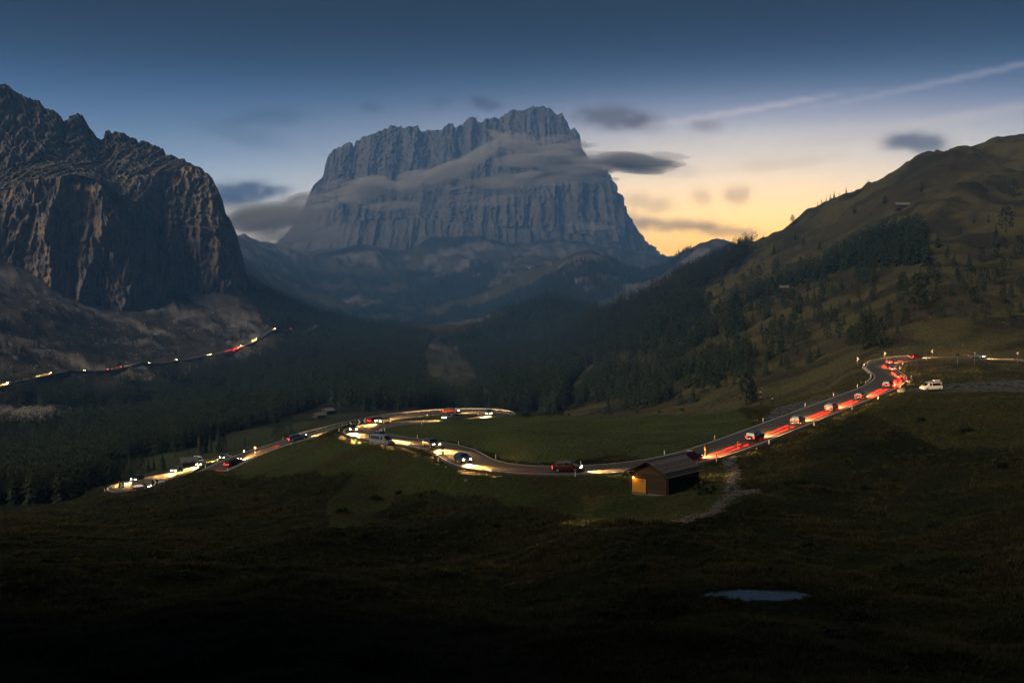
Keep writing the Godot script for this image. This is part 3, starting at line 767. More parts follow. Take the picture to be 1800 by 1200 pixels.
	for t in tree_list:
		var q := pixel(t[0])
		if made < 290 and t[3] < 2 and q.x > -20.0 and q.x < 1820.0:
			made += 1
			var o := thing(names[t[2]], t[0], rng.randf() * TAU)
			var s: float = t[1]
			o.scale = Vector3(s * rng.randf_range(0.9, 1.15), s, s * rng.randf_range(0.9, 1.15))
			part("trunk", trunk_mesh, M.bark, o)
			part("crown", fine[t[2]], [M.needle_a, M.needle_b, M.needle_c, M.needle_d, M.needle_d][t[2]], o)
			var tall := "tall " if s > 11.0 else "small " if s < 6.0 else ""
			var by := ""
			for m in [[1381, 511, " near the hut on the mid slope"], [1586, 366, " near the long hut under the ridge"], [1340, 712, " near the waymark pillars"], [1530, 620, " behind the bend with chevron signs"]]:
				if q.distance_to(Vector2(m[0], m[1])) < 75.0: by = m[2]
			var look: String = tall + ["dark pointed spruce", "dark broad spruce", "thin upright larch", "blunt rounded stone pine", "broad bushy stone pine"][t[2]]
			if t[3] == 1: tag(o, look + " on the valley floor below the road's lowest hairpin", "tree", "trees on the valley floor")
			elif q.y < 400.0 and not by: tag(o, look + " high on the dry grass ridge under the sky", "tree", "trees on the high ridge")
			elif q.x < 1330.0: tag(o, look + " scattered at the wooded lower end of the dry grass slope", "tree", "trees at the lower end of the grass slope")
			elif by: tag(o, look + by, "tree", "trees on the grass slope above the road")
			else: tag(o, look + " scattered on the dry grass slope above the road", "tree", "trees on the grass slope above the road")
		else: masses[t[2]].append(t)
	for k in 5:
		var mm := MultiMesh.new()
		mm.transform_format = MultiMesh.TRANSFORM_3D
		mm.use_colors = true
		mm.mesh = rough[k]
		mm.instance_count = masses[k].size()
		for i in masses[k].size():
			var t = masses[k][i]
			var s: float = t[1]
			mm.set_instance_transform(i, Transform3D(Basis(Vector3.UP, rng.randf() * TAU).scaled(Vector3(s, s, s) * Vector3(rng.randf_range(.9, 1.2), 1, rng.randf_range(.9, 1.2))), t[0]))
			var v := rng.randf_range(0.7, 1.3)
			mm.set_instance_color(i, Color(.022 * v * rng.randf_range(.85, 1.3), .034 * v, .018 * v))
		var o := MultiMeshInstance3D.new()
		o.name = numbered("forest"); o.multimesh = mm; o.material_override = M.needle_mass
		add_child(o)
		tag(o, ["dark pointed spruces massed in the valley woods", "broad spruces massed in the valley woods", "thin larches massed in the valley woods", "rounded pines massed in the valley woods", "bushy pines massed in the valley woods"][k], "forest", "", "stuff")
	print("forest ", Time.get_ticks_msec())
func make_grass() -> void:
	var r := RandomNumberGenerator.new()
	r.seed = 91
	var st := tool()
	for b in 11:
		var a := r.randf() * TAU
		var p := Vector3(r.randf_range(-.22, .22), -0.03, r.randf_range(-.22, .22))
		var d := Vector3(cos(a), 0, sin(a))
		var h := r.randf_range(0.5, 1.0)
		var s := Vector3(-d.z, 0, d.x) * 0.035
		var mid := p + Vector3(0, h * 0.6, 0) + d * 0.10
		var tip := p + Vector3(0, h, 0) + d * r.randf_range(0.2, 0.4)
		tri(st, p - s, mid - s * 0.6, p + s); tri(st, p + s, mid - s * 0.6, mid + s * 0.6); tri(st, mid - s * 0.6, tip, mid + s * 0.6)
	var mesh := done(st)
	var n1 := noise(1.0 / 17.0, 4, false, 21)
	var n2 := noise(1.0 / 45.0, 4, false, 22)
	var n3 := noise(1.0 / 28.0, 4, false, 23)
	var clump := noise(1.0 / 6.0, 2, false, 24)
	var where: Array = []
	var tint: Array = []
	for k in 270000:
		var az := deg_to_rad(rng.randf_range(-34.0, 31.0))
		var d := exp(rng.randf_range(log(44.0), log(330.0)))
		var x := sin(az) * d
		var z := -cos(az) * d
		var q := near_road(x, z) if d > 130.0 else Vector3(999, 0, 0)
		if q.x < 4.7: continue
		if Vector2((x - POND.x) / 4.3, (z - POND.z) / 1.6).length() < 0.97: continue
		var p := Vector3(x, ground(x, z), z)
		var px := pixel(p)
		if in_any(BARE, px): continue
		var a := n1.get_noise_2d(x, z)
		var mown := inside(MOWN, px) or inside(MOWN2, px)
		var h := (0.10 if mown else clampf(0.30 + 0.5 * clump.get_noise_2d(x, z) + 0.25 * a, 0.10, 0.7)) * rng.randf_range(0.7, 1.3)
		var c := ground_color(p, d, 0.0, a, n2.get_noise_2d(x, z), n3.get_noise_2d(x, z)) * rng.randf_range(0.8, 1.5)
		if not mown and rng.randf() < 0.14: c = c.lerp(Color(.12, .095, .045), 0.6)
		where.append(Transform3D(Basis(Vector3.UP, rng.randf() * TAU).scaled(Vector3(h * 1.6 + 0.25, h, h * 1.6 + 0.25)), p))
		c.a = 1.0
		tint.append(c)
	for k in 105000:                                             # coarse tussocks on the slopes beyond
		var az := deg_to_rad(rng.randf_range(-34.0, 31.0))
		var d := exp(rng.randf_range(log(330.0), log(1250.0)))
		var x := sin(az) * d
		var z := -cos(az) * d
		var p := Vector3(x, ground(x, z), z)
		var px := pixel(p)
		if (px.x < 880.0 and not (px.x < 560.0 and d > 800.0)) or in_any(FORESTS, px): continue
		var a := n1.get_noise_2d(x * .35, z * .35)
		var h := (0.25 + d / 2600.0) * rng.randf_range(0.6, 1.4)
		var c := ground_color(p, d, 0.0, a + rng.randf_range(-.3, .3), n2.get_noise_2d(x * .35, z * .35), n3.get_noise_2d(x * .35, z * .35)) * rng.randf_range(0.75, 1.35)
		c.a = 1.0
		where.append(Transform3D(Basis(Vector3.UP, rng.randf() * TAU).scaled(Vector3(h * 2.6, h, h * 2.6)), p))
		tint.append(c)
	var mm := MultiMesh.new()
	mm.transform_format = MultiMesh.TRANSFORM_3D
	mm.use_colors = true
	mm.mesh = mesh
	mm.instance_count = where.size()
	for i in where.size(): mm.set_instance_transform(i, where[i]); mm.set_instance_color(i, tint[i])
	var o := MultiMeshInstance3D.new()
	o.name = "grass"; o.multimesh = mm; o.material_override = M.blade
	add_child(o)
	tag(o, "rough alpine grass and mown meadow around the road", "grass", "", "stuff")
	print("grass ", where.size(), " ", Time.get_ticks_msec())
var BARE := [poly([[1262,798],[1292,797],[1302,840],[1296,862],[1338,858],[1336,868],[1290,872],[1262,905],[1200,922],[1180,915],[1240,900],[1272,868],[1278,830]]),
	poly([[1340,742],[1365,715],[1400,706],[1500,690],[1515,693],[1450,715],[1390,740]]), poly([[1572,690],[1600,682],[1640,676],[1800,668],[1860,668],[1860,692],[1650,690]])]
func shrub(px: float, py: float, size: float, label: String, mesh: Mesh) -> void:
	var p := hit(px, py)
	if not p.is_finite(): return
	var o := thing("shrub", p - Vector3(0, 0.1 * size, 0), rng.randf() * TAU)
	o.scale = Vector3(size * rng.randf_range(1.2, 1.7), size, size * rng.randf_range(1.2, 1.7))
	part("foliage", mesh, M.needle_b, o)
	var st := tool()
	for k in 4: tube(st, Vector3(0, -0.1, 0), Vector3(cos(k * 1.7) * 0.3, 0.45, sin(k * 1.7) * 0.3), 0.03, 0.012, 5)
	part("stem", done(st), M.bark, o)
	tag(o, label, "shrub", "shrubs in the rough pasture")
func make_shrubs() -> void:
	var r := RandomNumberGenerator.new()
	r.seed = 17
	var meshes := []
	for v in 3:
		var st := tool()
		for k in 90:
			var d := Vector3(r.randfn(), absf(r.randfn()) * 0.8 + 0.15, r.randfn()).normalized()
			var c := d * Vector3(0.6, 0.8, 0.6) * r.randf_range(0.55, 1.0)
			for b in 4: leaf(st, c, c + (d + Vector3(r.randfn(), r.randfn(), r.randfn()) * 0.6).normalized() * 0.22, 0.06, r)
		meshes.append(done(st))
	for s in [[165,1065,1.1],[470,1105,0.9],[700,1100,0.9],[560,1030,.8],[1065,1085,1.0],[1510,1090,1.3],[1460,1125,1.0],[350,985,1.2],[235,988,1.0],[640,945,1.1],[1640,930,1.2],[500,1060,.8],[330,1015,1.1],[160,1010,1.0],[60,1040,1.1],[820,1010,.9],[1130,1000,.8],[940,1050,.7],[1240,1010,.7],[1700,1010,1.1],[1580,1000,.9],[720,935,.9],[1420,960,.9],[80,990,1.0],[600,900,1.0],[660,878,1.1],[700,868,.9],[870,925,.8],[930,915,.8]]:
		shrub(s[0], s[1], s[2], "low dark juniper shrub in the rough pasture " + ("close to the pond" if absf(s[0] - 1330) < 260.0 and s[1] > 990 else "under the grassy bank" if s[0] > 1400 else "below the double bend" if s[1] < 950 else "in the hollow of the lower slope" if s[0] > 420 else "on the slope below the lowest hairpin"), meshes[rng.randi_range(0, 2)])
	for s in [[1240,868,1.2],[1232,860,1.0],[1252,862,.9]]: shrub(s[0], s[1], s[2], "low dark shrub growing beside the wall of the log barn", meshes[rng.randi_range(0, 2)])
	for s in [[960,722,1.8],[1000,724,1.4],[1040,722,1.2],[1075,722,1.3],[1120,720,1.3],[925,726,1.4],[1160,719,1.1],[1200,716,1.3]]: shrub(s[0], s[1] + 6, s[2], "low bush on the far rim of the mown meadow", meshes[rng.randi_range(0, 2)])
	for s in [[1560,800,1.2],[1700,760,1.3],[1480,770,1.0],[1620,740,1.0],[1760,820,1.2],[1400,850,.9],[1520,860,1.0]]: shrub(s[0], s[1], s[2], "dark shrub on the grassy bank above the pond", meshes[rng.randi_range(0, 2)])

func make_rubble() -> void:
	var r := RandomNumberGenerator.new()
	r.seed = 44
	var st := tool()
	var n := noise(0.9, 3, false, 4)
	for j in 5:
		for i in 8:
			var c: Array = []
			for e in [[i, j], [i, j + 1], [i + 1, j + 1], [i + 1, j]]:
				var d := Vector3(cos(TAU * e[0] / 8.0) * sin(PI * e[1] / 5.0), -cos(PI * e[1] / 5.0), sin(TAU * e[0] / 8.0) * sin(PI * e[1] / 5.0))
				c.append(d * 0.5 * (1.0 + 0.7 * n.get_noise_3dv(d * 1.7)))
			quad(st, c[0], c[1], c[2], c[3])
	var mesh := done(st)
	var where: Array = []
	for k in 75000:
		var az := deg_to_rad(r.randf_range(-34.0, -7.0))
		var d := exp(r.randf_range(log(760.0), log(1750.0)))
		var p := Vector3(sin(az) * d, 0, -cos(az) * d)
		p.y = ground(p.x, p.z)
		var q := pixel(p)
		var scree := in_any(SCREES, q)
		if in_any(FORESTS, q) or (not scree and r.randf() > 0.10) or q.x > 500.0: continue
		var on_road := false
		for e in far_pts: on_road = on_road or Vector2(e.x - p.x, e.z - p.z).length_squared() < 150.0
		if on_road: continue
		var s := exp(r.randfn() * 0.45) * (0.5 if scree else 0.75)
		where.append(Transform3D(Basis.from_euler(Vector3(r.randf() * 0.6, r.randf() * TAU, r.randf() * 0.6)).scaled(Vector3(s * 1.3, s, s)), p))
	var mm := MultiMesh.new()
	mm.transform_format = MultiMesh.TRANSFORM_3D
	mm.use_colors = true
	mm.mesh = mesh
	mm.instance_count = where.size()
	for i in where.size():
		mm.set_instance_transform(i, where[i])
		var v := r.randf_range(0.4, 0.85)
		mm.set_instance_color(i, Color(.27 * v, .25 * v, .235 * v))
	var o := MultiMeshInstance3D.new()
	o.name = "rubble"; o.multimesh = mm; o.material_override = M.needle_mass
	add_child(o)
	tag(o, "pale fallen rubble strewn over the slope below the cliffs", "rubble", "", "stuff")
	print("rubble ", where.size(), " ", Time.get_ticks_msec())
# ---------------------------------------------------------------- the barn and the small buildings
func make_barn() -> void:
	var corner := hit(1173, 871)
	var turn := deg_to_rad(49.2)
	var X := Vector3(cos(turn), 0, -sin(turn))
	var Z := Vector3(sin(turn), 0, cos(turn))
	var c := corner + X * 3.8 - Z * 2.9
	var y0 := minf(corner.y, minf(ground((corner + X * 7.6).x, (corner + X * 7.6).z), ground(c.x, c.z))) - 0.05
	var o := thing("log_barn", Vector3(c.x, y0, c.z), turn)
	tag(o, "weathered log barn with grey shingle roof and amber lit door beside the road", "barn")
	part("foundation", boxed(Vector3(0, -0.12, 0), Vector3(7.45, 0.9, 5.5)), M.stone, o)
	part("inner_wall", boxed(Vector3(0, 1.55, 0), Vector3(7.3, 2.5, 5.5)), M.log_dark, o)
	var n := 13
	var lh := 2.5 / n
	for k in n:                                                # one log a course, crossing at the corners
		var y := 0.32 + (k + 0.5) * lh
		var ext := 0.16 if k % 2 == 0 else 0.22
		for s in [-1.0, 1.0]:
			part("log", tubed(Vector3(-3.8 - ext, y, s * 2.82), Vector3(3.8 + ext, y, s * 2.82), lh * 0.58, lh * 0.54, 9), [M.log_a, M.log_b, M.log_c][rng.randi_range(0, 2)], o)
		for s in [-1.0, 1.0]:
			var z_from := -2.9 - ext
			if s < 0 and y < 2.1: z_from = -0.35
			part("log", tubed(Vector3(s * 3.72, y + lh * 0.5, z_from), Vector3(s * 3.72, y + lh * 0.5, 2.9 + ext), lh * 0.56, lh * 0.53, 9), [M.log_a, M.log_b, M.log_c][rng.randi_range(0, 2)], o)
			if s < 0 and y < 2.1: part("log", tubed(Vector3(-3.72, y + lh * 0.5, -2.9 - ext), Vector3(-3.72, y + lh * 0.5, -2.62), lh * 0.56, lh * 0.53, 9), M.log_b, o)
	for k in 9:                                                # gables
		var y := 2.95 + k * lh * 0.98
		var half := 2.75 * (1.0 - (y - 2.75) / 1.9)
		if half < 0.2: break
		for s in [-1.0, 1.0]: part("board", boxed(Vector3(s * 3.70, y, 0), Vector3(0.10, lh * 0.92, half * 2.0), Vector3(0, 0, rng.randf_range(-.02, .02))), [M.log_a, M.log_c][rng.randi_range(0, 1)], o)
	var door := part("door", boxed(Vector3(-3.78, 1.18, -1.48), Vector3(0.07, 1.86, 2.2)), M.amber, o)
	for k in 6: part("plank", boxed(Vector3(-3.825, 1.18, -2.40 + k * 0.368), Vector3(0.03, 1.84, 0.35)), M.amber, door)
	part("latch", boxed(Vector3(-3.86, 1.15, -0.62), Vector3(0.05, 0.08, 0.25)), M.metal, door)
	for k in 3: part("slot", boxed(Vector3(-3.845, 1.72 + k * 0.1, -0.95), Vector3(0.012, 0.035, 0.42)), M.log_dark, door)
	part("door_frame", boxed(Vector3(-3.80, 2.17, -1.48), Vector3(0.16, 0.12, 2.5)), M.log_b, o)
	part("post", boxed(Vector3(-3.80, 1.15, -0.30), Vector3(0.18, 2.0, 0.16)), M.log_c, o)
	var lamp := part("lamp", boxed(Vector3(-3.98, 2.16, -2.30), Vector3(0.16, 0.16, 0.22), Vector3.ZERO, 0.03), M.lamp_warm, o)
	part("lamp_bracket", boxed(Vector3(-3.90, 2.30, -2.30), Vector3(0.3, 0.05, 0.26)), M.log_dark, lamp)
	var l := OmniLight3D.new()
	l.name = "lamp_glow"; l.position = Vector3(-4.13, 2.10, -2.2); l.light_color = Color(1.0, 0.62, 0.22); l.light_energy = 0.38; l.light_size = 0.08; l.omni_range = 30.0; l.omni_attenuation = 2.0; l.shadow_enabled = true
	lamp.add_child(l)
	# roof: rafters, then shingles course over course; the lowest courses of the near side lie a step lower
	var slope := atan2(1.75, 3.45)
	for s in [-1.0, 1.0]:
		var deck := part("roof_deck", boxed(Vector3(0, 3.70, s * 1.74) , Vector3(8.7, 0.07, 3.86), Vector3(s * slope, 0, 0)), M.log_dark, o)
		var courses := 18
		for k in courses:
			var f := (k + 0.5) / courses
			var low := 0.10 if (k < 4) else 0.0
			var st := tool()
			var x := -4.42
			while x < 4.40:
				var w := rng.randf_range(0.16, 0.30)
				var zc: float = s * (3.50 - f * 3.48)
				var yc := 2.80 + f * 1.77 - low + 0.07 + rng.randf_range(0.0, 0.02)
				block(st, moved(Vector3(x + w / 2, yc, zc + s * rng.randf_range(0, .03)), Vector3(s * (slope - 0.07), 0, 0)), Vector3(w - 0.012, 0.035, 0.36))
				x += w
			part("shingle_course", done(st), [M.shingle_a, M.shingle_b, M.shingle_c][rng.randi_range(0, 2)], deck)
	part("ridge_board", boxed(Vector3(0, 4.68, 0), Vector3(8.9, 0.06, 0.34)), M.shingle_a, o)
	for s in [-1.0, 1.0]:
		for e in [-1.0, 1.0]: part("barge_board", boxed(Vector3(e * 4.38, 3.66, s * 1.76), Vector3(0.08, 0.2, 3.9), Vector3(s * slope, 0, 0)), M.log_c, o)
	for k in 7: part("rafter", boxed(Vector3(-4.1 + k * 1.36, 3.60, 1.72), Vector3(0.1, 0.12, 3.7), Vector3(slope, 0, 0)), M.log_b, o)

func hut(px: float, py: float, size: Vector3, turn: float, label: String, roof: Material, lit := false, from := 230.0) -> void:
	var p := hit(px, py, from)
	if not p.is_finite(): return
	var o := thing("hut", p - Vector3(0, 0.3, 0), turn)
	tag(o, label, "hut")
	var h := size / 2.0
	var st := tool()
	block(st, moved(Vector3(0, h.y, 0)), size)
	for e in [-1.0, 1.0]: tri(st, Vector3(e * h.x, size.y, h.z), Vector3(e * h.x, size.y + h.z * 0.55, 0), Vector3(e * h.x, size.y, -h.z))
	part("wall", done(st), M.log_b, o)
	for s in [-1.0, 1.0]: part("roof", boxed(Vector3(0, size.y + h.z * 0.23, s * h.z * 0.58), Vector3(size.x + 1.0, 0.16, h.z * 1.40), Vector3(s * 0.5, 0, 0)), roof, o)
	part("door", boxed(Vector3(0.8, 1.1, h.z + 0.04), Vector3(1.0, 2.0, 0.1)), M.log_dark, o)
	var w := part("window", boxed(Vector3(-1.2, 1.6, h.z + 0.03), Vector3(0.9, 0.8, 0.08)), M.log_c, o)
	part("pane", boxed(Vector3(-1.2, 1.6, h.z + 0.07), Vector3(0.74, 0.64, 0.03)), M.lamp_warm if lit else M.glass_dark, w)
	if lit:
		var l := OmniLight3D.new()
		l.name = "window_light"; l.position = Vector3(-1.2, 1.6, h.z + 0.4); l.light_color = Color(1, 0.75, 0.4); l.light_energy = 60.0; l.omni_range = 60.0; l.omni_attenuation = 2.0; l.shadow_enabled = true
		w.add_child(l)

# ---------------------------------------------------------------- flat ground beside the road, water
func patch(called: String, outline: PackedVector2Array, m: Material, lift: float, cell: float, edge: float) -> MeshInstance3D:
	var out := PackedVector2Array()
	var lo := Vector2(1e9, 1e9)
	var hi := -lo
	for e in outline:
		var p := hit(e.x, e.y)
		if not p.is_finite(): continue
		var v := Vector2(p.x, p.z)
		out.append(v); lo = lo.min(v); hi = hi.max(v)
	var n := noise(1.0 / 2.5, 3, false, 81)
	var st := SurfaceTool.new()
	st.begin(Mesh.PRIMITIVE_TRIANGLES); st.set_smooth_group(0)
	var x := lo.x
	while x < hi.x:
		var z := lo.y
		while z < hi.y:
			var j := Vector2(n.get_noise_2d(x, z), n.get_noise_2d(x + 50, z)) * edge
			if inside(out, Vector2(x, z) + j) and (n.get_noise_2d(x * 2.0 + 9, z * 2.0) > -0.12 or edge < 0.5):
				var c: Array = []
				for e in [[0, 0], [cell, 0], [cell, cell], [0, cell]]: c.append(Vector3(x + e[0], ground(x + e[0], z + e[1]) + lift, z + e[1]))
				quad(st, c[0], c[1], c[2], c[3])
			z += cell
		x += cell
	st.index()
	var o := part(called, done(st), m)
	tag(o, "", "", "", "structure")
	return o
func stones(called: String, outline: PackedVector2Array, count: int, lo: float, hi: float, label: String) -> void:
	var r := RandomNumberGenerator.new()
	r.seed = 5 + count
	var st := tool()
	var b := BoundsOf(outline)
	var made := 0
	for k in count * 4:
		if made >= count: break
		var q := Vector2(r.randf_range(b.position.x, b.end.x), r.randf_range(b.position.y, b.end.y))
		if not inside(outline, q): continue
		var p := hit(q.x, q.y)
		if not p.is_finite(): continue
		made += 1
		var s := r.randf_range(lo, hi)
		block(st, moved(p + Vector3(0, s * 0.15, 0), Vector3(r.randf() * 6, r.randf() * 6, r.randf() * 6)), Vector3(s, s * 0.7, s * 0.8), s * 0.25)
	var o := part(called, done(st), M.stone)
	tag(o, label, "stones", "", "stuff")
func BoundsOf(p: PackedVector2Array) -> Rect2:
	var r := Rect2(p[0], Vector2.ZERO)
	for e in p: r = r.expand(e)
	return r
func make_flats() -> void:
	patch("gravel_path", BARE[0], M.gravel, 0.035, 0.30, 0.9)
	patch("gravel_layby", BARE[1], M.gravel, 0.03, 0.7, 0.9)
	patch("gravel_lot", BARE[2], M.gravel_dark, 0.03, 0.8, 0.8)
	stones("path_stones", BARE[0], 420, 0.05, 0.17, "pale loose stones on the gravel path by the log barn")
	var rows: Array = []
	for k in 7:
		var line := PackedVector3Array()
		for i in 37: line.append(POND + Vector3(cos(TAU * i / 36.0) * 4.6, 0.0, sin(TAU * i / 36.0) * 1.75) * lerpf(0.02, 1.0, k / 6.0))
		rows.append(line)
	tag(part("pond_water", sheet(rows), M.water), "", "", "", "structure")
	var r := RandomNumberGenerator.new()
	r.seed = 3
	var reeds := tool()
	for k in 260:
		var a := r.randf() * TAU
		var p := POND + Vector3(cos(a) * 4.3, 0, sin(a) * 1.58) * r.randf_range(0.9, 1.12)
		p.y = ground(p.x, p.z) - 0.02
		var h := r.randf_range(0.2, 0.55)
		var s := Vector3(cos(a * 7.0), 0, sin(a * 7.0)) * 0.02
		tri(reeds, p - s, p + Vector3(r.randf_range(-.1, .1), h, r.randf_range(-.1, .1)), p + s)
	tag(part("reeds", done(reeds), M.blade_dark), "thin sedge growing round the edge of the pond", "reeds", "", "stuff")
# ---------------------------------------------------------------- vehicles: stations along the length [x, sill half width, belt height, roof height, roof half width], +x is the front
const HATCH := [[-2.10,.70,.60,.64,.62],[-2.03,.82,.86,.92,.70],[-1.88,.86,.94,1.22,.62],[-1.45,.87,.94,1.42,.60],[-0.4,.87,.92,1.47,.60],[0.42,.87,.92,1.40,.60],[1.08,.87,.93,.97,.74],[1.70,.85,.80,.84,.74],[2.0,.80,.68,.71,.68],[2.1,.70,.50,.52,.60]]
const WAGON := [[-2.35,.72,.60,.64,.64],[-2.28,.84,.90,.98,.72],[-2.1,.88,.97,1.42,.64],[-1.7,.90,.97,1.56,.64],[-0.4,.90,.96,1.62,.64],[0.35,.90,.96,1.54,.64],[1.05,.90,.98,1.03,.78],[1.8,.88,.92,.96,.78],[2.15,.84,.80,.84,.72],[2.25,.72,.55,.58,.64]]
const VAN := [[-2.50,.80,.95,1.70,.70],[-2.42,.94,1.05,1.86,.76],[-2.1,.95,1.08,1.94,.78],[0.4,.95,1.08,1.95,.78],[1.0,.95,1.08,1.86,.77],[1.85,.94,1.08,1.13,.82],[2.2,.92,.95,1.0,.80],[2.42,.86,.80,.84,.74],[2.48,.74,.55,.58,.64]]
var shapes := {}
func car_shapes(key: String, st_: Array, sill: float) -> void:
	var body := tool()
	var glass := tool()
	var ring := func(s: Array) -> Array:
		var w: float = s[1]
		return [Vector2(w * .86, sill), Vector2(w, sill + .12), Vector2(w, s[2] * .78), Vector2(w * .96, s[2]), Vector2(s[4], s[3] - .05), Vector2(s[4] * .82, s[3])]
	for i in st_.size() - 1:
		var a: Array = st_[i]
		var b: Array = st_[i + 1]
		var ra: Array = ring.call(a)
		var rb: Array = ring.call(b)
		for e in [-1.0, 1.0]:
			for k in ra.size() - 1:
				var p := Vector3(a[0], ra[k].y, ra[k].x * e)
				var q := Vector3(a[0], ra[k + 1].y, ra[k + 1].x * e)
				var u := Vector3(b[0], rb[k].y, rb[k].x * e)
				var v := Vector3(b[0], rb[k + 1].y, rb[k + 1].x * e)
				if e > 0: quad(body, p, q, v, u)
				else: quad(body, p, u, v, q)
				if k == 3 and (a[3] - a[2] > .2 and b[3] - b[2] > .2):       # side window of this bay, a little proud
					var m := Vector3(0, 0, 0.012 * e)
					var pa := p.lerp(u, .06).lerp(q.lerp(v, .06), .12) + m
					var pb := p.lerp(u, .94).lerp(q.lerp(v, .94), .12) + m
					var pc := p.lerp(u, .94).lerp(q.lerp(v, .94), .86) + m
					var pd := p.lerp(u, .06).lerp(q.lerp(v, .06), .86) + m
					if e > 0: quad(glass, pa, pd, pc, pb)
					else: quad(glass, pa, pb, pc, pd)
		var ta := Vector3(a[0], a[3], a[4] * .82)
		var tb := Vector3(b[0], b[3], b[4] * .82)
		quad(body, ta, Vector3(ta.x, ta.y, -ta.z), Vector3(tb.x, tb.y, -tb.z), tb)
		if absf(a[3] - b[3]) > .28:                                             # windscreen and rear window
			var lift := Vector3(0.012 * signf(a[3] - b[3]), 0.012, 0)
			var c := [ta.lerp(tb, .08), Vector3(ta.lerp(tb, .08).x, ta.lerp(tb, .08).y, -ta.z), Vector3(ta.lerp(tb, .92).x, ta.lerp(tb, .92).y, -tb.z), ta.lerp(tb, .92)]
			quad(glass, c[0] + lift, c[1] + lift, c[2] + lift, c[3] + lift)
	for end in [0, st_.size() - 1]:
		var r: Array = ring.call(st_[end])
		for k in r.size() - 1:
			quad(body, Vector3(st_[end][0], r[k].y, r[k].x), Vector3(st_[end][0], r[k + 1].y, r[k + 1].x), Vector3(st_[end][0], r[k + 1].y, -r[k + 1].x), Vector3(st_[end][0], r[k].y, -r[k].x))
	quad(body, Vector3(st_[0][0], sill, .7), Vector3(-st_[0][0] * .98, sill, .7), Vector3(-st_[0][0] * .98, sill, -.7), Vector3(st_[0][0], sill, -.7))
	shapes[key] = [done(body), done(glass)]
func wheel_shapes() -> void:
	var t := tool()
	tube(t, Vector3(0, 0, -.10), Vector3(0, 0, .10), .32, .32, 16)
	var r := tool()
	tube(r, Vector3(0, 0, -.108), Vector3(0, 0, .108), .20, .20, 12)
	for k in 5: block(r, moved(Vector3(cos(k * 1.2566) * .11, sin(k * 1.2566) * .11, 0), Vector3(0, 0, k * 1.2566)), Vector3(.20, .05, .225))
	shapes.wheel = [done(t), done(r)]
	shapes.head = boxed(Vector3.ZERO, Vector3(.10, .15, .30), Vector3.ZERO, .03)
	shapes.tail = boxed(Vector3.ZERO, Vector3(.08, .22, .24), Vector3.ZERO, .03)
	shapes.plate = boxed(Vector3.ZERO, Vector3(.02, .11, .5))
	shapes.mirror = boxed(Vector3.ZERO, Vector3(.10, .13, .2), Vector3.ZERO, .03)
	shapes.bumper = boxed(Vector3.ZERO, Vector3(.12, .14, 1.5), Vector3.ZERO, .04)
func vehicle(called: String, key: String, table: Array, paint: Material, where: Vector3, turn: float, tilt: float, head: float, tail: float, reach := 10.0) -> Node3D:
	var o := thing(called, where, turn)
	o.rotation.z = tilt
	part("body", shapes[key][0], paint, o)
	part("windows", shapes[key][1], M.glass_dark, o)
	var L: float = table[table.size() - 1][0]
	var B: float = table[0][0]
	for e in [[1, 1], [1, -1], [-1, 1], [-1, -1]]:
		var w := part("wheel", shapes.wheel[0], M.rubber, o)
		w.position = Vector3((L - .82) if e[0] > 0 else (B + .80), .32, e[1] * (table[3][1] - .09))
		part("rim", shapes.wheel[1], M.metal, w)
	for e in [-1.0, 1.0]:
		var h := part("headlight", shapes.head, M.lamp_head if head > 0.0 else M.lens, o)
		h.position = Vector3(L - .09, table[table.size() - 2][2] - .06, e * .58)
		var t := part("tail_light", shapes.tail, M.lamp_tail if tail > 0.0 else M.lens_red, o)
		t.position = Vector3(B + .04, table[1][2] - .10, e * .62)
		part("mirror", shapes.mirror, paint, o).position = Vector3(L - 1.15 if key != "van" else L - .75, table[4][2] + .03, e * (table[4][1] + .10))
		if head > 0.0:
			beam(h, Vector3(.10, 0, 0), Vector3(7.6, -h.position.y, 0), Color(1.0, .80, .42), head * 0.85, 2.05, 1.0)      # dipped beam
			beam(h, Vector3(.10, -.04, 0), Vector3(3.6, -h.position.y, 0), Color(1.0, .80, .42), head * 0.05, 4.2, 1.0)            # added near spot, fills the streak between bumper and dipped beam
			if reach > 15.0: beam(h, Vector3(.10, .02, 0), Vector3(19.0, -h.position.y, 0), Color(1.0, .80, .42), head * 3.2, 1.15, 1.0)   # main beam where the road runs straight
			if e > 0.0: beam(h, Vector3(.12, 0, -.3), Vector3(9.0, -h.position.y - 0.9, 0), Color(1.0, .74, .42), 450.0, 32.0, 1.0)        # spill
		if tail > 0.0:
			beam(t, Vector3(-.10, 0, 0), Vector3(-6.5, -t.position.y, 0), Color(1.0, .07, .035), tail, 2.5, 1.0)
			if tail > 100.0: beam(t, Vector3(-.10, -.04, 0), Vector3(-3.0, -t.position.y, 0), Color(1.0, .07, .035), tail * 0.14, 6.0, 1.0)  # added near spot, fills the red streak close behind the car
			if reach > 12.0 and tail > 100.0: beam(t, Vector3(-.10, .02, 0), Vector3(-12.5, -t.position.y, 0), Color(1.0, .07, .035), tail * 3.5, 1.5, 1.0)
	part("bumper", shapes.bumper, M.rubber, o).position = Vector3(L - .03, .42, 0)
	part("bumper", shapes.bumper, M.rubber, o).position = Vector3(B + .03, .45, 0)
	part("number_plate", shapes.plate, M.paint, o).position = Vector3(L + .035, .46, 0)
	part("number_plate", shapes.plate, M.paint, o).position = Vector3(B - .035, .52, 0)
	return o
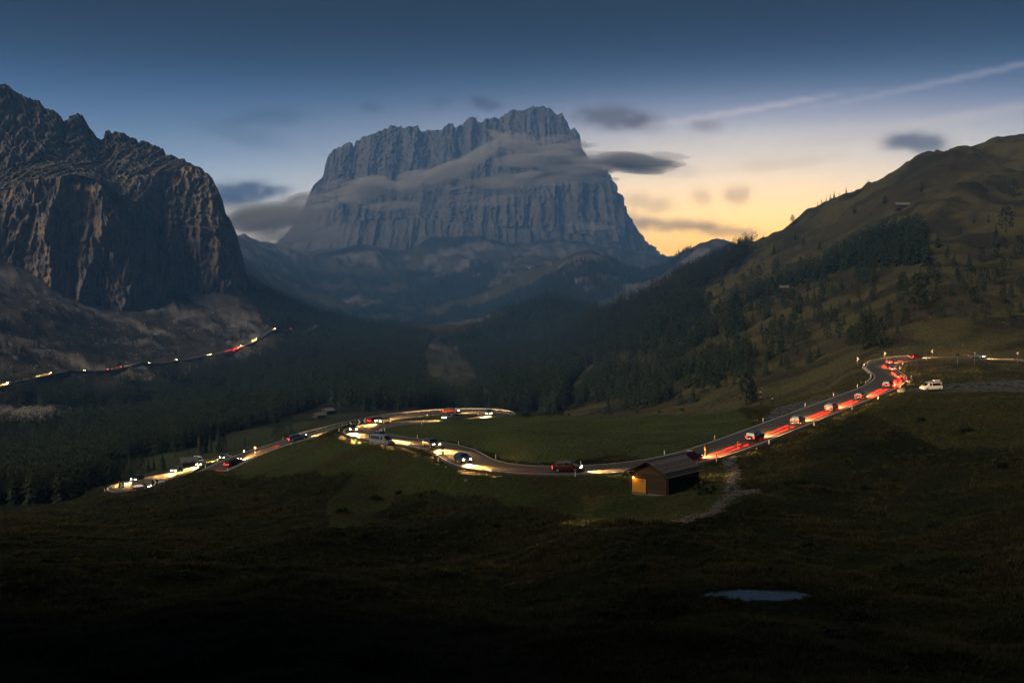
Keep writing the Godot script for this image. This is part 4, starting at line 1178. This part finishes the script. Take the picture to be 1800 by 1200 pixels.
func beam(lamp: Node3D, from: Vector3, aim: Vector3, c: Color, energy: float, cone: float, blend: float) -> void:
	var l := SpotLight3D.new()
	l.name = "light"
	l.light_color = c; l.light_energy = energy; l.spot_angle = cone; l.spot_angle_attenuation = blend; l.light_size = 0.05; l.spot_range = 120.0; l.spot_attenuation = 2.0; l.shadow_enabled = true
	lamp.add_child(l)
	l.position = from
	l.basis = Basis.looking_at(aim, Vector3.UP)
func road_len() -> PackedFloat32Array:
	var s := PackedFloat32Array([0.0])
	for i in range(1, road_pts.size()): s.append(s[i - 1] + road_pts[i].distance_to(road_pts[i - 1]))
	return s
func stretch(q: Vector2) -> String:
	return "on the bend by the chevron signs" if q.x > 1480.0 else "on the long straight above the log barn" if q.x > 1230.0 else "on the level stretch behind the log barn" if q.x > 880.0 and q.y > 780.0 else "in the double bend under the mown meadow" if q.y > 762.0 and q.x > 640.0 else "on the loop round the mown meadow" if q.x > 600.0 else "on the descent beside the crash barrier" if q.x > 380.0 else "at the lowest hairpin"
func make_traffic() -> void:
	car_shapes("hatch", HATCH, .26); car_shapes("wagon", WAGON, .30); car_shapes("van", VAN, .30)
	wheel_shapes()
	var paints := [["silver", M.car_silver], ["black", M.car_black], ["charcoal", M.car_coal], ["dark blue", M.car_blue], ["dark red", M.car_red], ["grey", M.car_grey]]
	var s := road_len()
	var total := s[s.size() - 1]
	print("road length ", total)
	# uphill traffic on its right-hand side: [from, to, spacing, headlamp, rear lamp, where]
	var k := 0
	var d := 14.0
	while d < total - 12.0:
		var i := s.bsearch(d)
		var q := pixel(road_pts[i])
		var travel := -road_dir[i]
		var right := travel.cross(Vector3.UP).normalized()
		var p := road_pts[i] + right * 1.85
		var away := travel.dot(Vector3(p.x, 0, p.z).normalized())           # +1 drives from the eye, -1 towards it
		var pick: Array = paints[(k * 5 + k / 3) % 6]
		var big := k % 4 == 2
		var tilt := asin(clampf((road_pts[maxi(i - 3, 0)].y - road_pts[mini(i + 3, s.size() - 1)].y) / maxf(s[mini(i + 3, s.size() - 1)] - s[maxi(i - 3, 0)], 0.1), -.3, .3))
		var head := lerpf(13000.0, 1200.0, smoothstep(-0.1, 0.5, away))
		var tail := lerpf(25.0, 2300.0, smoothstep(-0.3, 0.3, away))
		var bend := rad_to_deg(acos(clampf(road_dir[i].dot(road_dir[maxi(i - 27, 0)]), -1, 1)))
		var back := rad_to_deg(acos(clampf(road_dir[i].dot(road_dir[mini(i + 12, s.size() - 1)]), -1, 1)))
		var reach := 20.0 if bend < 9.0 and back < 9.0 else 13.0 if back < 9.0 else 10.0
		if bend > 22.0: head *= 0.4
		var o := vehicle("wagon_car" if big else "hatchback_car", "wagon" if big else "hatch", WAGON if big else HATCH, pick[1], p + Vector3(0, 0.055, 0), atan2(-travel.z, travel.x), tilt, head, tail, reach)
		var zone := stretch(q)
		tag(o, "%s %s with its lamps lit %s" % [pick[0], "estate car" if big else "hatchback", zone], "car", "cars with lit lamps driving up the pass road")
		d += 18.0 + 4.0 * absf(sin(k * 2.3))
		k += 1
	# the far road across the valley
	var fl := PackedFloat32Array([0.0])
	for i in range(1, far_pts.size()): fl.append(fl[i - 1] + far_pts[i].distance_to(far_pts[i - 1]))
	var n := 0
	for px in [20, 90, 150, 190, 215, 262, 318, 372, 402, 411, 420, 428, 452, 485, 508]:
		var best := 0
		for i in far_pts.size():
			if absf(pixel(far_pts[i]).x - px) < absf(pixel(far_pts[best]).x - px): best = i
		var dir := (far_pts[mini(best + 1, far_pts.size() - 1)] - far_pts[maxi(best - 1, 0)]).normalized()
		var red: bool = px in [190, 215, 402, 411, 420, 508]
		var travel := dir if red else -dir
		var p := far_pts[best] + travel.cross(Vector3.UP).normalized() * 1.8 + Vector3(0, 0.05, 0)
		var pick: Array = paints[n % 6]
		var o := vehicle("distant_car", "hatch", HATCH, pick[1], p, atan2(-travel.z, travel.x), asin(clampf(travel.y, -.3, .3)), 3000.0 if red else 22000.0, 14000.0 if red else 40.0, 20.0)
		tag(o, "%s car with %s on the far road below the cliffs" % [pick[0], "red rear lamps lit" if red else "headlamps lit"], "car", "cars on the far road below the cliffs")
		n += 1
	# parked vans
	var w := hit(1637, 687, 235.0)
	var o := vehicle("camper_van", "van", VAN, M.car_white, w + Vector3(0, 0.05, 0), deg_to_rad(198.0), 0.0, 0.0, 0.0)
	tag(o, "white camper van with a roof rack parked on the gravel lot", "van")
	var rack := part("roof_rack", boxed(Vector3(-.9, 2.12, 0), Vector3(2.4, .05, 1.3)), M.metal, o)
	for e in [-1.0, 1.0]: part("rail", boxed(Vector3(-.9, 2.03, e * .6), Vector3(2.5, .06, .06)), M.metal, rack)
	part("roof_box", boxed(Vector3(-1.4, 2.28, 0), Vector3(1.6, .26, .8), Vector3.ZERO, .12), M.car_white, rack)
	var vi := find(722, 776)
	w = post_at(vi, 1.0, 5.9)
	if pixel(w).y < pixel(road_pts[vi]).y: w = post_at(vi, -1.0, 5.9)
	o = vehicle("camper_van", "van", VAN, M.car_silver, w + Vector3(0, 0.05, 0), deg_to_rad(-38.0), 0.0, 0.0, 0.0)
	tag(o, "pale grey camper van parked on the verge above the wooden gate", "van")
	var i2 := 0
	for i in road_pts.size():
		if pixel(road_pts[i]).distance_to(Vector2(384, 812)) < pixel(road_pts[i2]).distance_to(Vector2(384, 812)): i2 = i
	var side_ := road_dir[i2].cross(Vector3.UP).normalized()
	var vp := road_pts[i2] + side_ * 6.0
	if pixel(vp).y > pixel(road_pts[i2]).y: vp = road_pts[i2] - side_ * 6.0
	vp.y = ground(vp.x, vp.z)
	o = vehicle("camper_van", "van", VAN, M.car_white, vp + Vector3(0, 0.05, 0), deg_to_rad(-60.0), 0.0, 400.0, 20.0)
	tag(o, "white van with lamps lit standing beside the lowest stretch of road", "van")

# ---------------------------------------------------------------- along the road
func post_at(i: int, e: float, off: float) -> Vector3:
	var s := Vector3(-road_dir[i].z, 0, road_dir[i].x)
	var p := road_pts[i] + s * e * off
	p.y = ground(p.x, p.z) if off > 4.4 else road_pts[i].y - 0.1
	return p
func guard_rail(from: int, to: int, e: float, label: String) -> void:
	var c := post_at((from + to) / 2, e, 4.55)
	var o := thing("guard_rail", c)
	tag(o, label, "guard rail", "crash barriers along the road")
	var rows: Array = []
	var prof := [[0.0, .44], [.05, .47], [.05, .54], [.01, .59], [.05, .64], [.05, .71], [0.0, .75]]
	for q in prof:
		var line := PackedVector3Array()
		for i in range(from, to + 1): line.append(post_at(i, e, 4.45 - q[0]) - c + Vector3(0, q[1] + 0.05, 0))
		rows.append(line)
	if e < 0: rows.reverse()
	part("rail", sheet(rows), M.rail, o)
	var s := 0.0
	for i in range(from, to):
		s += road_pts[i].distance_to(road_pts[i + 1])
		if s > 2.4 or i == from:
			s = 0.0
			part("post", shapes.rail_post, M.rail, o).position = post_at(i, e, 4.58) - c
func find(px: float, py: float) -> int:
	var b := 0
	for i in road_pts.size():
		if pixel(road_pts[i]).distance_squared_to(Vector2(px, py)) < pixel(road_pts[b]).distance_squared_to(Vector2(px, py)): b = i
	return b
func make_roadside() -> void:
	shapes.rail_post = boxed(Vector3(0, .25, 0), Vector3(.12, 1.0, .10))
	guard_rail(find(1625, 628), find(1556, 676), 1.0, "grey steel crash barrier round the bend below the chevron signs")
	guard_rail(find(868, 733), find(520, 772), 1.0, "long steel crash barrier along the far loop round the mown meadow")
	guard_rail(find(285, 855), find(245, 848), 1.0, "dark steel crash barrier round the lowest hairpin")
	# white marker posts
	var st := tool()
	block(st, moved(Vector3(0, .40, 0)), Vector3(.13, 1.05, .10), .03)
	var post := done(st)
	var cap := boxed(Vector3(0, .84, 0), Vector3(.135, .22, .105), Vector3.ZERO, .03)
	var refl := boxed(Vector3(0, .84, 0), Vector3(.05, .14, .115))
	var s := road_len()
	var d := 6.0
	var k := 0
	while d < s[s.size() - 1] - 8.0:
		var i := s.bsearch(d)
		for e in [-1.0, 1.0]:
			var p := post_at(i, e, 4.75)
			var q := pixel(p)
			if q.x < 1760.0 and near_road(p.x, p.z).x > 4.5:
				var o := thing("marker_post", p, atan2(-road_dir[i].z, road_dir[i].x) + PI / 2)
				part("post", post, M.white_post, o); part("cap", cap, M.black_paint, o); part("reflector", refl, M.reflector, o)
				tag(o, "white marker post with black band %s" % stretch(q), "marker post", "white marker posts along the road")
		d += 21.0 + 4.0 * sin(k * 1.7)
		k += 1
	for c in [[1508, 640, 1.0], [1556, 630, 1.0], [1639, 625, -1.0]]: chevron(hit(c[0], c[1] + 2, 300.0), c[2], "black panel with white chevron on a post outside the bend")
	for c in [[616, 757, 1.0], [631, 753, 1.0], [641, 750, -1.0]]: chevron(hit(c[0], c[1] + 3, 215.0), c[2], "small black chevron board on a post inside the hairpin by the meadow")
	for c in [[213, 866, 1.0], [272, 864, 1.0]]: chevron(hit(c[0], c[1], 200.0), c[2], "small black chevron board on a post at the lowest hairpin")
	sign_post(hit(1684, 641, 290.0), 2.9, 0, "round dark sign on a grey post beside the bend")
	sign_post(hit(1714, 642, 290.0), 3.4, 1, "small square sign high on a thin post beside the road")
	sign_post(hit(1789, 640, 290.0), 3.2, 2, "red and white triangular warning sign beside the road")
	sign_post(hit(448, 801, 240.0), 2.2, 1, "small square sign on a post beside the descending road")
	# wooden posts and poles by the barn
	var w := hit(1239, 803, 140.0)
	var o := thing("wooden_post", w)
	part("post", tubed(Vector3(0, -.2, 0), Vector3(.03, 1.75, 0), .09, .08, 8), M.log_a, o)
	part("reflector", boxed(Vector3(-.02, 1.35, .09), Vector3(.13, .55, .03)), M.orange, o)
	tag(o, "wooden post with an orange reflector plate at the road above the barn", "post")
	w = hit(1242, 812, 140.0)
	o = thing("pole", w)
	part("shaft", tubed(Vector3(0, -.2, 0), Vector3(.05, 4.3, 0), .055, .035, 8), M.log_dark, o)
	part("cap", boxed(Vector3(.05, 4.32, 0), Vector3(.1, .06, .1)), M.metal, o)
	tag(o, "tall thin dark pole standing beside the barn roof", "pole")
	w = hit(1297, 788, 140.0)
	o = thing("wooden_post", w)
	part("post", tubed(Vector3(0, -.2, 0), Vector3(.02, 1.05, 0), .12, .11, 8), M.log_a, o)
	part("top", tubed(Vector3(.02, 1.05, 0), Vector3(.02, 1.12, 0), .11, .07, 8), M.log_c, o)
	tag(o, "short stout wooden post where the gravel path meets the road", "post")
	for c in [[1337, 714, 3.6, "tallest dark waymark pillar with two pale caps by the gravel layby"], [1358, 714, 1.9, "short dark waymark pillar with a pale cap by the gravel layby"]]:
		w = hit(c[0], c[1], 200.0)
		o = thing("waymark_pillar", w, 0.4)
		part("pillar", boxed(Vector3(0, c[2] * .5 - .1, 0), Vector3(.26, c[2], .26), Vector3.ZERO, .05), M.log_dark, o)
		part("cap", boxed(Vector3(0, c[2] - .02, 0), Vector3(.30, .14, .30), Vector3.ZERO, .05), M.white_post, o)
		if c[2] > 3.0:
			part("pillar", boxed(Vector3(.55, 1.1, .1), Vector3(.24, 2.4, .24), Vector3.ZERO, .05), M.log_c, o)
			part("cap", boxed(Vector3(-.05, 2.35, .16), Vector3(.24, .14, .1)), M.white_post, o)
		tag(o, c[3], "pillar")
	w = hit(1364, 716, 200.0)
	o = thing("bench", w, 0.3)
	part("seat", boxed(Vector3(0, .45, 0), Vector3(1.5, .07, .42)), M.stone, o)
	for e in [-.55, .55]: part("leg", boxed(Vector3(e, .2, 0), Vector3(.14, .45, .36)), M.log_dark, o)
	tag(o, "plain backless bench beside the short waymark pillar", "bench")
	# wooden gate above the lower slope
	var ga := hit(741, 803, 140.0)
	var gb := hit(779, 801, 140.0)
	o = thing("wooden_gate", ga)
	var g := gb - ga
	for t in [0.0, 1.0]: part("post", tubed(g * t + Vector3(0, -.3, 0), g * t + Vector3(0, 1.5, 0), .11, .10, 8), M.log_b, o)
	for y in [.35, 1.1]: part("rail", tubed(Vector3(0, y, 0), g + Vector3(0, y, 0), .05, .05, 6), M.log_c, o)
	for t in 13: part("picket", boxed(g * ((t + 1) / 14.0) + Vector3(0, .72, 0), Vector3(.09, 1.2, .035), Vector3(0, atan2(-g.z, g.x), 0)), M.log_b, o)
	tag(o, "dark wooden picket gate below the pale grey camper van", "gate")
	# pasture fence on the meadow side
	var fp: Array = []
	for c in [[1108, 811], [1128, 797], [1168, 795], [1193, 791], [1228, 783], [1245, 772]]: fp.append(hit(c[0], c[1], 150.0))
	o = thing("pasture_fence", fp[0])
	for p in fp: part("post", tubed(p - fp[0] + Vector3(0, -.2, 0), p - fp[0] + Vector3(.03, 1.15, 0), .05, .045, 6), M.log_a, o)
	for i in fp.size() - 1:
		for y in [.55, 1.0]: part("wire", tubed(fp[i] - fp[0] + Vector3(0, y, 0), fp[i + 1] - fp[0] + Vector3(0, y, 0), .012, .012, 4), M.metal, o)
	tag(o, "light pasture fence of thin posts and wire behind the barn", "fence")
	for c in [[1586, 690, 1.7], [1597, 672, 0.9], [1603, 670, 0.7], [820, 846, 0.6], [1566, 686, 0.6]]: boulder(hit(c[0], c[1], 150.0), c[2], "pale boulder on the verge inside the bend near the camper van" if c[0] > 1500 else "small boulder in the grass under the double bend")
func chevron(p: Vector3, way: float, label: String) -> void:
	if not p.is_finite(): return
	var o := thing("chevron_sign", p, atan2(-p.x, -p.z) * 0.6)
	part("post", tubed(Vector3(0, -.2, 0), Vector3(0, 1.5, 0), .045, .045, 7), M.metal, o)
	part("panel", boxed(Vector3(0, 1.75, 0.05), Vector3(1.1, 1.1, .05)), M.black_paint, o)
	var st := tool()
	for e in [-1.0, 1.0]: block(st, moved(Vector3(way * 0.02, 1.75 + e * .2, .085), Vector3(0, 0, -way * e * 0.85)), Vector3(.66, .2, .02))
	part("chevron", done(st), M.white_post, o)
	tag(o, label, "road sign", "chevron boards at the bends")
func sign_post(p: Vector3, h: float, shape: int, label: String) -> void:
	if not p.is_finite(): return
	var o := thing("road_sign", p)
	part("post", tubed(Vector3(0, -.2, 0), Vector3(0, h, 0), .045, .045, 7), M.metal, o)
	var st := tool()
	if shape == 0: tube(st, Vector3(0, h - .1, .05), Vector3(0, h - .1, .08), .45, .45, 20)
	elif shape == 1: block(st, moved(Vector3(0, h - .2, .06)), Vector3(.5, .5, .03))
	else: tube(st, Vector3(0, h - .2, .05), Vector3(0, h - .2, .07), .6, .6, 3)
	part("plate", done(st), [M.black_paint, M.rail, M.red_paint][shape], o)
	if shape == 2:
		var t := tool()
		tube(t, Vector3(0, h - .2, .071), Vector3(0, h - .2, .085), .4, .4, 3)
		part("field", done(t), M.white_post, o)
		part("mark", boxed(Vector3(0, h - .2, .095), Vector3(.07, .3, .012)), M.black_paint, o)
	tag(o, label, "road sign")
func boulder(p: Vector3, s: float, label: String) -> void:
	if not p.is_finite(): return
	var n := noise(0.9, 3, false, int(s * 100.0))
	var rows: Array = []
	for j in 9:
		var line := PackedVector3Array()
		for i in 15:
			var d := Vector3(cos(TAU * i / 14.0) * sin(PI * j / 8.0), cos(PI * j / 8.0) * -1.0, sin(TAU * -i / 14.0) * sin(PI * j / 8.0))
			line.append(d * s * 0.5 * (1.0 + 0.5 * n.get_noise_3dv(d * 1.6)) * Vector3(1.2, .8, 1.0))
		rows.append(line)
	tag(part("boulder", sheet(rows), M.stone), label, "boulder", "boulders beside the road").position = p + Vector3(0, s * 0.2, 0)

# ---------------------------------------------------------------- cloud that lies across the great mountain
func drift(bank: Node3D, px: float, py: float, depth: float, wide: float, high: float, density: float, tilt := 0.0) -> void:
	var f := FogVolume.new()
	f.name = "drift"
	f.shape = RenderingServer.FOG_VOLUME_SHAPE_ELLIPSOID
	f.size = Vector3(wide, high, wide * 0.55) / F * depth * 2.0
	var key := "fog%.5f" % density
	if not M.has(key):
		var m := FogMaterial.new()
		m.resource_name = "cloud"; m.density = density; m.albedo = Color(0.97, 0.96, 0.96)
		M[key] = m
	f.material = M[key]
	bank.add_child(f, true)
	f.position = at(px, py, depth) - bank.position
	f.rotation.z = tilt
func make_materials() -> void:
	var m := mat("earth", Color.WHITE, 0.95)
	m.vertex_color_use_as_albedo = true
	m.metallic_specular = 0.2
	m.albedo_texture = grain(noise(0.02, 5, false, 31), 0.45, 1.0)
	m.normal_enabled = true
	m.normal_texture = bumps(noise(0.03, 5, false, 32), 9.0)
	m.normal_scale = 1.0
	m.uv1_triplanar = true; m.uv1_world_triplanar = true; m.uv1_scale = Vector3.ONE * 0.11
	m = mat("rock", Color.WHITE, 0.92)
	m.vertex_color_use_as_albedo = true
	m.metallic_specular = 0.2
	m.albedo_texture = grain(noise(0.02, 5, true, 33), 0.55, 1.0)
	m.uv1_triplanar = true; m.uv1_world_triplanar = true; m.uv1_scale = Vector3(0.016, 0.006, 0.016)
	m.normal_enabled = true; m.normal_scale = 1.0
	m.normal_texture = bumps(noise(0.035, 5, true, 35), 8.0)

	m = mat("asphalt", lin(.085, .082, .080), 0.8)
	m.albedo_texture = grain(noise(0.03, 5, false, 34), 0.6, 1.0)
	m.uv1_triplanar = true; m.uv1_world_triplanar = true; m.uv1_scale = Vector3.ONE * 0.18
	for q in [["bark", .06, .045, .035], ["needle_a", .022, .036, .018], ["needle_b", .027, .040, .019], ["needle_c", .040, .044, .018], ["needle_d", .024, .038, .022], ["stone", .26, .25, .24], ["log_a", .13, .090, .058], ["log_b", .085, .062, .045], ["log_c", .105, .072, .048], ["log_dark", .030, .024, .02], ["shingle_a", .22, .22, .235], ["shingle_b", .27, .27, .28], ["shingle_c", .17, .17, .185], ["white_post", .72, .72, .70], ["black_paint", .02, .02, .022], ["gravel", .17, .165, .165], ["gravel_dark", .14, .14, .145], ["rubber", .018, .018, .018], ["red_paint", .45, .03, .03], ["orange", .75, .20, .03], ["blade_dark", .035, .04, .015], ["amber", .46, .23, .03]]:
		mat(q[0], lin(q[1], q[2], q[3]), 0.88)
	for k in ["bark", "log_a", "log_b", "log_c", "stone", "shingle_a", "shingle_b", "shingle_c", "gravel", "gravel_dark"]:
		M[k].albedo_texture = M.earth.albedo_texture
		M[k].uv1_triplanar = true; M[k].uv1_world_triplanar = true; M[k].uv1_scale = Vector3(0.5, 2.0, 0.5) if k.begins_with("log") else Vector3.ONE * 0.6
	for k in ["needle_a", "needle_b", "needle_c", "needle_d", "blade_dark"]: M[k].cull_mode = BaseMaterial3D.CULL_DISABLED
	for k in ["needle_mass", "blade"]:
		m = mat(k, Color.WHITE, 0.9)
		m.vertex_color_use_as_albedo = true; m.cull_mode = BaseMaterial3D.CULL_DISABLED; m.metallic_specular = 0.2
	M.blade.backlight_enabled = true; M.blade.backlight = Color(.3, .3, .2)
	for q in [["car_silver", .17, .175, .18], ["car_black", .015, .015, .017], ["car_coal", .03, .03, .032], ["car_white", .72, .72, .71], ["car_blue", .02, .04, .11], ["car_red", .07, .008, .008], ["car_grey", .05, .052, .056]]:
		m = mat(q[0], lin(q[1], q[2], q[3]), 0.35)
		m.clearcoat_enabled = true; m.clearcoat = 0.8; m.clearcoat_roughness = 0.1
	mat("glass_dark", lin(.012, .014, .016), 0.08).metallic_specular = 0.5
	mat("metal", lin(.35, .35, .36), 0.4, 0.8)
	mat("rail", lin(.40, .40, .41), 0.45, 0.6)
	mat("lens", lin(.6, .6, .6), 0.15)
	mat("lens_red", lin(.25, .015, .015), 0.2)
	mat("reflector", lin(.6, .25, .06), 0.3)
	glow("lamp_head", Color(1.0, .86, .58), 60.0)
	glow("lamp_tail", Color(1.0, .05, .02), 14.0)
	glow("lamp_warm", Color(1.0, .72, .32), 6.0)
	m = mat("water", lin(.055, .075, .10), 0.06)
	m.metallic_specular = 0.5
	mat("paint", lin(.62, .62, .60), 0.7)

func _ready() -> void:
	# --- camera, sky, light, exposure
	var cam := Camera3D.new()
	cam.fov = rad_to_deg(2.0 * atan(600.0 / F)); cam.near = 0.5; cam.far = 20000.0
	cam.rotation.x = -PITCH
	add_child(cam)
	cam.current = true
	var env := Environment.new()
	env.background_mode = Environment.BG_SKY
	env.sky = Sky.new()
	var pano := PanoramaSkyMaterial.new()
	pano.panorama = make_sky()
	env.sky.sky_material = pano
	env.tonemap_mode = Environment.TONE_MAPPER_LINEAR
	env.tonemap_exposure = 2.0
	env.fog_enabled = true
	env.fog_density = 0.00015
	env.fog_light_color = Color(0.44, 0.66, 0.95)
	env.volumetric_fog_enabled = true; env.volumetric_fog_density = 0.0
	env.sdfgi_enabled = true; env.ssao_enabled = true; env.ssil_enabled = true
	var we := WorldEnvironment.new()
	we.environment = env
	add_child(we)
	var sun := DirectionalLight3D.new()                     # the afterglow from behind the eye, low and very soft
	sun.light_color = Color(1.0, 0.92, 0.80); sun.light_energy = 0.68; sun.light_angular_distance = 32.0
	sun.shadow_enabled = true
	sun.rotation_degrees = Vector3(-31.0, -47.0, 0.0)
	add_child(sun)
	rng.seed = 7
	make_materials()
	print("sky ", Time.get_ticks_msec())
	# --- the large structure
	road_pts = make_path(ROAD, 1.2, 14)
	for i in road_pts.size():
		var d := road_pts[mini(i + 2, road_pts.size() - 1)] - road_pts[maxi(i - 2, 0)]
		road_dir.append(Vector3(d.x, 0, d.z).normalized()); road_wide.append(4.0)
		var key := Vector2i(int(floor(road_pts[i].x / 16.0)), int(floor(road_pts[i].z / 16.0)))
		if not road_at.has(key): road_at[key] = PackedInt32Array()
		road_at[key].append(i)
	solve_ground()
	make_ground()
	make_mountains()
	make_roads()
	print("mountains ", Time.get_ticks_msec())
	make_flats()
	plant_trees()
	# --- the objects
	make_barn()
	make_traffic()
	make_roadside()
	hut(1381, 511, Vector3(8.5, 2.6, 5.5), 0.05, "small hut with pale roof alone on the mid slope meadow", M.stone)
	hut(1586, 366, Vector3(11.0, 3.0, 6.5), 0.1, "long low hut with pale roof high under the ridge", M.stone)
	hut(1604, 418, Vector3(6.0, 2.4, 5.0), 0.3, "small dark hut half hidden by trees on the slope", M.shingle_a)
	hut(576, 727, Vector3(5.0, 2.2, 4.2), 0.9, "small hut at the wood's edge on the valley meadow", M.shingle_b, false, 420.0)
	hut(561, 735, Vector3(4.6, 2.0, 4.0), 0.7, "lower of two small huts by the valley meadow", M.shingle_c, false, 400.0)
	hut(331, 824, Vector3(4.2, 1.8, 3.6), 0.5, "dark hut with grey roof below the descending road", M.shingle_c, false, 318.0)
	hut(931, 472, Vector3(30.0, 8.0, 14.0), 0.0, "distant inn with a lit window under the great mountain", M.stone, true)
	make_shrubs()
	make_grass()
	make_rubble()
	make_clouds()

func make_clouds() -> void:
	var r := RandomNumberGenerator.new()
	r.seed = 12
	# spines: points of [pixel x, y], pieces, half width, half height, density
	var spines := [
		[[[545, 350], [620, 336], [700, 326], [770, 308], [830, 286], [872, 252]], 64, 30.0, 9.0, .017],
		[[[850, 265], [885, 235], [935, 262], [990, 258], [1030, 258]], 26, 26.0, 10.0, .014],
		[[[880, 285], [960, 282], [1040, 282], [1110, 285], [1165, 292]], 36, 44.0, 9.0, .016],
		[[[740, 330], [850, 318], [940, 312], [1020, 306], [1080, 300]], 36, 42.0, 9.0, .013],
		[[[395, 396], [450, 384], [500, 374], [545, 356]], 34, 40.0, 15.0, .012],
		[[[1060, 340], [1078, 372], [1088, 400]], 7, 12.0, 9.0, .006], [[[1010, 402], [1070, 398]], 4, 36.0, 6.0, .005], [[[640, 362], [760, 352]], 10, 40.0, 9.0, .005], [[[800, 345], [920, 338]], 10, 50.0, 9.0, .006],
		[[[430, 412], [500, 404], [570, 392]], 12, 60.0, 18.0, .005]]
	var banks := [thing("cloud", at(760, 300, 5050.0)), thing("cloud", at(1050, 285, 5050.0)), thing("cloud", at(470, 380, 5050.0)), thing("cloud", at(900, 360, 5050.0))]
	tag(banks[0], "pale ragged cloud rising slantwise across the great mountain's left face", "cloud")
	tag(banks[1], "long grey cloud streaming past the great mountain's right shoulder", "cloud")
	tag(banks[2], "dark cloud bank on the saddle between the cliffs and the great mountain", "cloud")
	tag(banks[3], "thin torn wisps of cloud low on the great mountain's face", "cloud")
	var owner_of := [0, 1, 1, 1, 2, 3, 3, 3, 3, 2]
	var at_spine := -1
	for s in spines:
		at_spine += 1
		var line: Array = s[0]
		for k in s[1]:
			var t: float = (k + r.randf()) / s[1] * (line.size() - 1.001)
			var i := int(t)
			var x := lerpf(line[i][0], line[i + 1][0], t - i)
			var y := lerpf(line[i][1], line[i + 1][1], t - i)
			var tilt: float = -atan2(line[i + 1][1] - line[i][1], line[i + 1][0] - line[i][0]) * 0.8
			var g := exp(r.randfn() * 0.4)
			var ends := lerpf(0.35, 1.0, smoothstep(0.0, 0.22, minf(k, s[1] - k) / float(s[1])))
			drift(banks[owner_of[at_spine]], x + r.randfn() * 10.0, y + r.randfn() * s[3] * 0.85, 5050.0 + r.randf_range(-120, 60), s[2] * minf(g, 1.5) * lerpf(ends, 1.0, 0.35), s[3] * minf(g, 1.5) * r.randf_range(0.6, 1.2) * ends, snappedf(s[4] * r.randf_range(0.25, 0.8) / g, 0.0004) + 0.0002, tilt + r.randf_range(-.1, .1))
